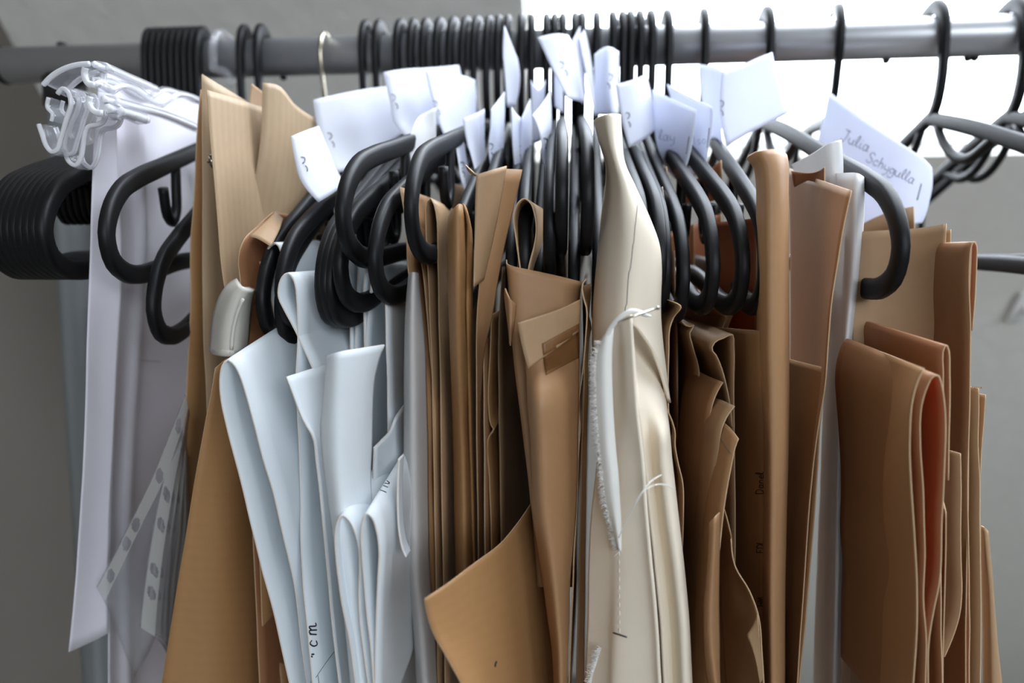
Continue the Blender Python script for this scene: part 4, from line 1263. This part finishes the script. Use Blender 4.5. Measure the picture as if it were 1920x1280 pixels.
lf = patch('kraft_sheet', 'large front kraft sheet at lower right with a bowed right edge', 'paper', KP,
      [([(1588, 634), (1586, 760), (1584, 900), (1582, 1060), (1578, 1200), (1572, 1420)], -.165),
       ([(1630, 650), (1628, 760), (1626, 900), (1626, 1060), (1622, 1200), (1616, 1420)], -.195),
       ([(1680, 670), (1670, 760), (1666, 900), (1672, 1060), (1670, 1200), (1662, 1420)], -.222),
       ([(1733, 690), (1722, 712), (1711, 752), (1706, 820), (1707, 900), (1711, 970), (1714, 1020), (1718, 1100), (1718, 1180), (1712, 1280), (1706, 1420)], -.243)], nu=30, nv=60, edge=KE)
ext('kraft_sheet', 'kraft loop bulging beside the large front sheet, lit orange inside', 'paper', M['kraft_glow'],
    [(1733, 1420), (1735, 1280), (1737, 1200), (1732, 1120), (1735, 1040), (1733, 960), (1730, 900), (1725, 830), (1724, 790), (1728, 755), (1738, 724), (1748, 706), (1757, 703), (1765, 722), (1770, 752), (1773, 800), (1771, 900), (1767, 980), (1762, 1090), (1752, 1140), (1742, 1200), (1740, 1300), (1740, 1420)],
    -.238, .05, dx=-.010, dz=.006, nv=110, edge=KE)
patch('kraft_sheet', 'rust coloured kraft strip inside the bulging loop', 'paper', M['kraft_red'],
      [([(1735, 800), (1738, 1000), (1740, 1200), (1742, 1420)], -.18), ([(1772, 960), (1771, 1100), (1769, 1250), (1768, 1420)], -.222)], edge=KE)
ext('kraft_sheet', 'greyish kraft sheet with a pencil line and a slanting lower edge', 'paper', KG,
    [(1800, 850), (1801, 960), (1803, 1060), (1804, 1110), (1800, 1150), (1788, 1190), (1770, 1232)], -.215, .05, dx=-.020, edge=KE)
ext('kraft_sheet', 'kraft strip with zigzag cut top near the right end', 'paper', KG,
    [(1838, 728), (1839, 760), (1837, 830), (1839, 900), (1838, 985), (1838, 1200), (1836, 1420)], -.19, .05, dx=-.016, edge=KE)
ext('kraft_sheet', 'thin kraft edge with a serrated side behind the zigzag strip', 'paper', KP,
    [(1849, 740), (1846, 790), (1841, 850), (1839, 950), (1834, 1300)], -.18, .03, dx=-.010, edge=KE)
patch('kraft_sheet', 'rightmost kraft sheet, creased and lit, widening toward the bottom', 'paper', KG,
      [([(1836, 984), (1840, 1060), (1842, 1200), (1844, 1420)], -.170), ([(1846, 988), (1852, 1060), (1858, 1200), (1862, 1420)], -.178), ([(1852, 996), (1858, 1060), (1870, 1220), (1878, 1290), (1884, 1420)], -.172)], nu=12, amp=.0012, edge=KE)
# zigzag teeth
zz = [o for o in bpy.data.objects if o.get('label') == 'kraft strip with zigzag cut top near the right end'][0]
ms = []
for k in range(9):
    a, b = W(1806 + k * 4, 727 + k * .2, -.189), W(1810 + k * 4, 727 + k * .2, -.189)
    c = W(1808 + k * 4, 723 + k * .2, -.189)
    ms.append(([a, b, c, a + [0, .0004, 0], b + [0, .0004, 0], c + [0, .0004, 0]], [(0, 1, 2), (5, 4, 3), (0, 3, 4, 1), (1, 4, 5, 2), (2, 5, 3, 0)]))
V, Fc = merge(*ms)
mesh_obj('zigzag_edge', V, Fc, KG, zz, False)

# ------------------------------------------------------------------ white paper tags
LB = M['label']


def staple(o, x, y, ang=70):
    e = math.radians(ang)
    dx, dy = math.cos(e), math.sin(e)
    h = 11
    ink('staple', o, [[(x - dx * h - 2, y - dy * h), (x - dx * h + 4, y - dy * h + 1), (x - dx * h + 5, y - dy * h + 7), (x - dx * h + 1, y - dy * h + 12)],
                      [(x + dx * h - 2, y + dy * h - 5), (x + dx * h + 2, y + dy * h), (x + dx * h + 2, y + dy * h + 6)]], M['staple'], .00028, .0001)


def ptag(label, cols, st=(), nv=16, nu=14, cat='tag', amp=.0006):
    o = patch('paper_tag', label, cat, LB, cols, nu=nu, nv=nv, thick=.0003, amp=amp, group='white paper tags stapled to the hangers')
    for s in st: staple(o, *s)
    return o


ptag('lowest white tag at left, tapering to a point in front of the hangers',
     [([(546, 255), (553, 300), (562, 335), (597, 379)], -.172), ([(568, 246), (585, 300), (600, 335), (618, 366)], -.165), ([(598, 236), (620, 290), (632, 320), (648, 345)], -.14)], [(570, 305)])
ptag('wide white tag below the two upper left tags, leaning left',
     [([(587, 187), (592, 225), (601, 270), (612, 300), (628, 326)], -.110), ([(640, 175), (648, 225), (655, 270), (665, 295), (675, 308)], -.095), ([(690, 166), (700, 220), (706, 250), (712, 268), (716, 278)], -.075), ([(726, 162), (738, 200), (746, 225), (752, 240), (756, 250)], -.06)], [(620, 260)])
ptag('white tag with tilted square top, left of the brightest pair',
     [([(718, 135), (724, 165), (731, 195), (735, 225), (752, 248), (766, 262)], -.098), ([(760, 129), (768, 165), (778, 195), (786, 222), (792, 240), (798, 250)], -.085), ([(802, 127), (815, 165), (825, 195), (832, 215), (836, 230), (840, 240)], -.07), ([(860, 122), (866, 150), (868, 180), (870, 200), (872, 215), (874, 225)], -.045)], [(739, 188)])
ptag('bright white tag with rounded right shoulder above the middle hangers',
     [([(796, 130), (804, 165), (814, 200), (826, 240), (838, 264)], -.092), ([(830, 138), (838, 170), (846, 205), (852, 240), (860, 264)], -.080), ([(868, 142), (876, 175), (880, 205), (882, 232), (884, 250)], -.065), ([(890, 150), (893, 180), (893, 205), (892, 230), (890, 245)], -.055)], [(818, 200)])
# translucent slip
patch('paper_slip', 'curled translucent slip hanging below the bright pair of tags', 'tag', M['tracing'],
      [([(766, 268), (772, 310), (779, 352)], -.135), ([(776, 235), (785, 290), (792, 345)], -.128), ([(790, 215), (802, 260), (808, 330)], -.118), ([(818, 201), (818, 240), (816, 300)], -.112)], nv=14, thick=.0002)
MT = [
 ('blue-shaded narrow tag left of the tan folded strip, stapled at its foot', [([(855, 268), (860, 300), (864, 330), (878, 372)], -.130), ([(868, 250), (874, 290), (880, 320), (884, 350)], -.115)], [(866, 315, 80)]),
 ('narrow white tag standing just above the tan folded strip', [([(868, 222), (874, 260), (886, 300), (892, 325)], -.125), ([(888, 214), (892, 260), (896, 300), (902, 325)], -.118), ([(908, 204), (908, 260), (910, 300), (914, 320)], -.10)], []),
 ('white tag with slanted top right of the tan strip tag', [([(920, 205), (919, 240), (916, 270), (920, 315)], -.120), ([(932, 190), (932, 240), (930, 280), (928, 318)], -.112), ([(946, 172), (946, 220), (944, 270), (940, 310)], -.098)], [(920, 280, 80)]),
 ('tall thin white tag reaching up over the rail left of centre', [([(946, 48), (943, 90), (946, 140), (950, 200)], -.060), ([(956, 75), (958, 110), (960, 150), (960, 200)], -.055), ([(970, 110), (974, 140), (972, 170), (966, 200)], -.05)], []),
 ('white tag with notched top, left half of the centre cluster', [([(960, 200), (961, 250), (964, 300), (968, 345)], -.118), ([(968, 212), (970, 250), (974, 300), (978, 345)], -.114), ([(977, 221), (976, 260), (976, 300), (980, 350)], -.11)], [(976, 285, 90)]),
 ('white tag sloping up to the right in the centre cluster', [([(977, 221), (975, 260), (976, 300), (982, 342)], -.112), ([(984, 204), (986, 250), (986, 290), (988, 320)], -.105), ([(993, 185), (996, 220), (996, 260), (996, 290)], -.095)], []),
 ('shaded tag tucked between two centre tags', [([(994, 150), (996, 190), (998, 230), (998, 268)], -.085), ([(1005, 165), (1008, 200), (1008, 235), (1007, 267)], -.08), ([(1022, 150), (1020, 190), (1018, 230), (1014, 260)], -.065)], []),
 ('white tag bending to a low point left of the upright hanger end', [([(998, 216), (1010, 240), (1016, 270), (1018, 300), (1028, 320)], -.128), ([(1012, 200), (1020, 240), (1024, 280), (1027, 300), (1030, 318)], -.12), ([(1032, 170), (1034, 210), (1034, 250), (1032, 285), (1031, 312)], -.10)], [(1022, 270, 80)]),
 ('slim shaded tag left of the brightest centre tag', [([(1040, 130), (1040, 170), (1041, 200)], -.075), ([(1055, 150), (1056, 180), (1056, 212)], -.06)], []),
 ('brightest white tag at top centre, tilted like a fallen card', [([(1008, 70), (1022, 100), (1040, 138), (1065, 186)], -.090), ([(1038, 64), (1050, 100), (1062, 140), (1080, 188)], -.085), ([(1066, 66), (1076, 85), (1084, 125), (1092, 192)], -.07)], [(1056, 126, 65)]),
 ('narrow white tag edge right behind the brightest centre tag', [([(1074, 75), (1078, 110), (1086, 150), (1092, 195)], -.055), ([(1087, 50), (1090, 90), (1096, 140), (1100, 175)], -.045)], []),
 ('thin slanted tag leaning left beside the folded peak tag', [([(1086, 70), (1096, 120), (1106, 170), (1116, 220)], -.05), ([(1096, 55), (1106, 100), (1112, 140), (1118, 200)], -.042)], []),
 ('white tag folded to a roof-like peak at the top centre', [([(1115, 102), (1115, 140), (1116, 180), (1116, 215)], -.066), ([(1139, 87), (1140, 130), (1143, 170), (1146, 216)], -.082), ([(1160, 97), (1160, 130), (1160, 170), (1160, 216)], -.070)], [(1142, 150, 95)]),
 ('white square tag with wavy staple right of the muslin top', [([(1156, 158), (1162, 200), (1170, 240), (1179, 277)], -.105), ([(1186, 150), (1194, 190), (1200, 230), (1206, 262)], -.100), ([(1212, 138), (1222, 180), (1226, 215), (1229, 243)], -.088)], [(1177, 222, 78)]),
]
for lb, cols, st in MT:
    ptag(lb, cols, st)
ta = ptag('grey-shaded tag with faint writing, pointed at its foot, right of the square tag',
     [([(1224, 168), (1226, 215), (1232, 270), (1250, 318)], -.088), ([(1262, 186), (1262, 230), (1262, 285), (1270, 338)], -.105), ([(1306, 206), (1302, 240), (1296, 280), (1282, 326)], -.125)], [])
write(ta, 'lay', 1236, 262, 1, .12, 20, M['pencil'], .0001)
ink('staple', ta, [[(1293, 256), (1288, 289)]], M['staple'], .00025)
tb = ptag('bluish tag with faint writing behind the grey-shaded tag',
     [([(1250, 158), (1262, 200), (1280, 260), (1296, 330)], -.075), ([(1300, 184), (1308, 225), (1312, 280), (1314, 318)], -.10), ([(1336, 200), (1335, 230), (1330, 270), (1322, 306)], -.122)], [])
write(tb, 'Iso', 1302, 272, 1, -.15, 18, M['pencil'], .0001)
ink('staple', tb, [[(1331, 240), (1327, 277)]], M['staple'], .00025)
ptag('upright shaded tag left of the biggest bright tag',
     [([(1311, 120), (1312, 160), (1320, 210), (1332, 262)], -.070), ([(1335, 124), (1338, 165), (1342, 215), (1346, 268)], -.08), ([(1362, 136), (1356, 175), (1352, 220), (1354, 270)], -.095)], [])
ptag('biggest bright white tag, tilted, right of centre in front of the window',
     [([(1354, 135), (1350, 180), (1352, 230), (1362, 275)], -.105), ([(1385, 124), (1385, 165), (1390, 210), (1400, 252)], -.102), ([(1420, 108), (1424, 150), (1432, 190), (1440, 232)], -.096), ([(1447, 98), (1456, 135), (1468, 175), (1479, 212)], -.09)], [(1352, 200, 85)])
nt_ = ptag('large curled name tag with a handwritten name at right',
     [([(1554, 172), (1545, 215), (1533, 262), (1530, 330), (1535, 420)], -.060), ([(1596, 205), (1590, 250), (1585, 300), (1585, 350), (1590, 430)], -.075), ([(1645, 240), (1640, 285), (1638, 330), (1640, 370), (1642, 430)], -.088),
      ([(1700, 276), (1695, 310), (1692, 350), (1690, 385), (1688, 425)], -.098), ([(1730, 296), (1728, 325), (1722, 360), (1718, 390), (1712, 420)], -.10), ([(1747, 314), (1748, 345), (1742, 378), (1736, 400), (1728, 418)], -.097)], [], nu=30, nv=24)
write(nt_, 'Julia', 1576, 262, 1, .45, 22, M['pencil'], .00016)
write(nt_, 'Schygulla', 1624, 302, 1, .50, 20, M['pencil'], .00015)
ink('staple', nt_, [[(1727, 344), (1719, 375)]], M['staple'], .0003)
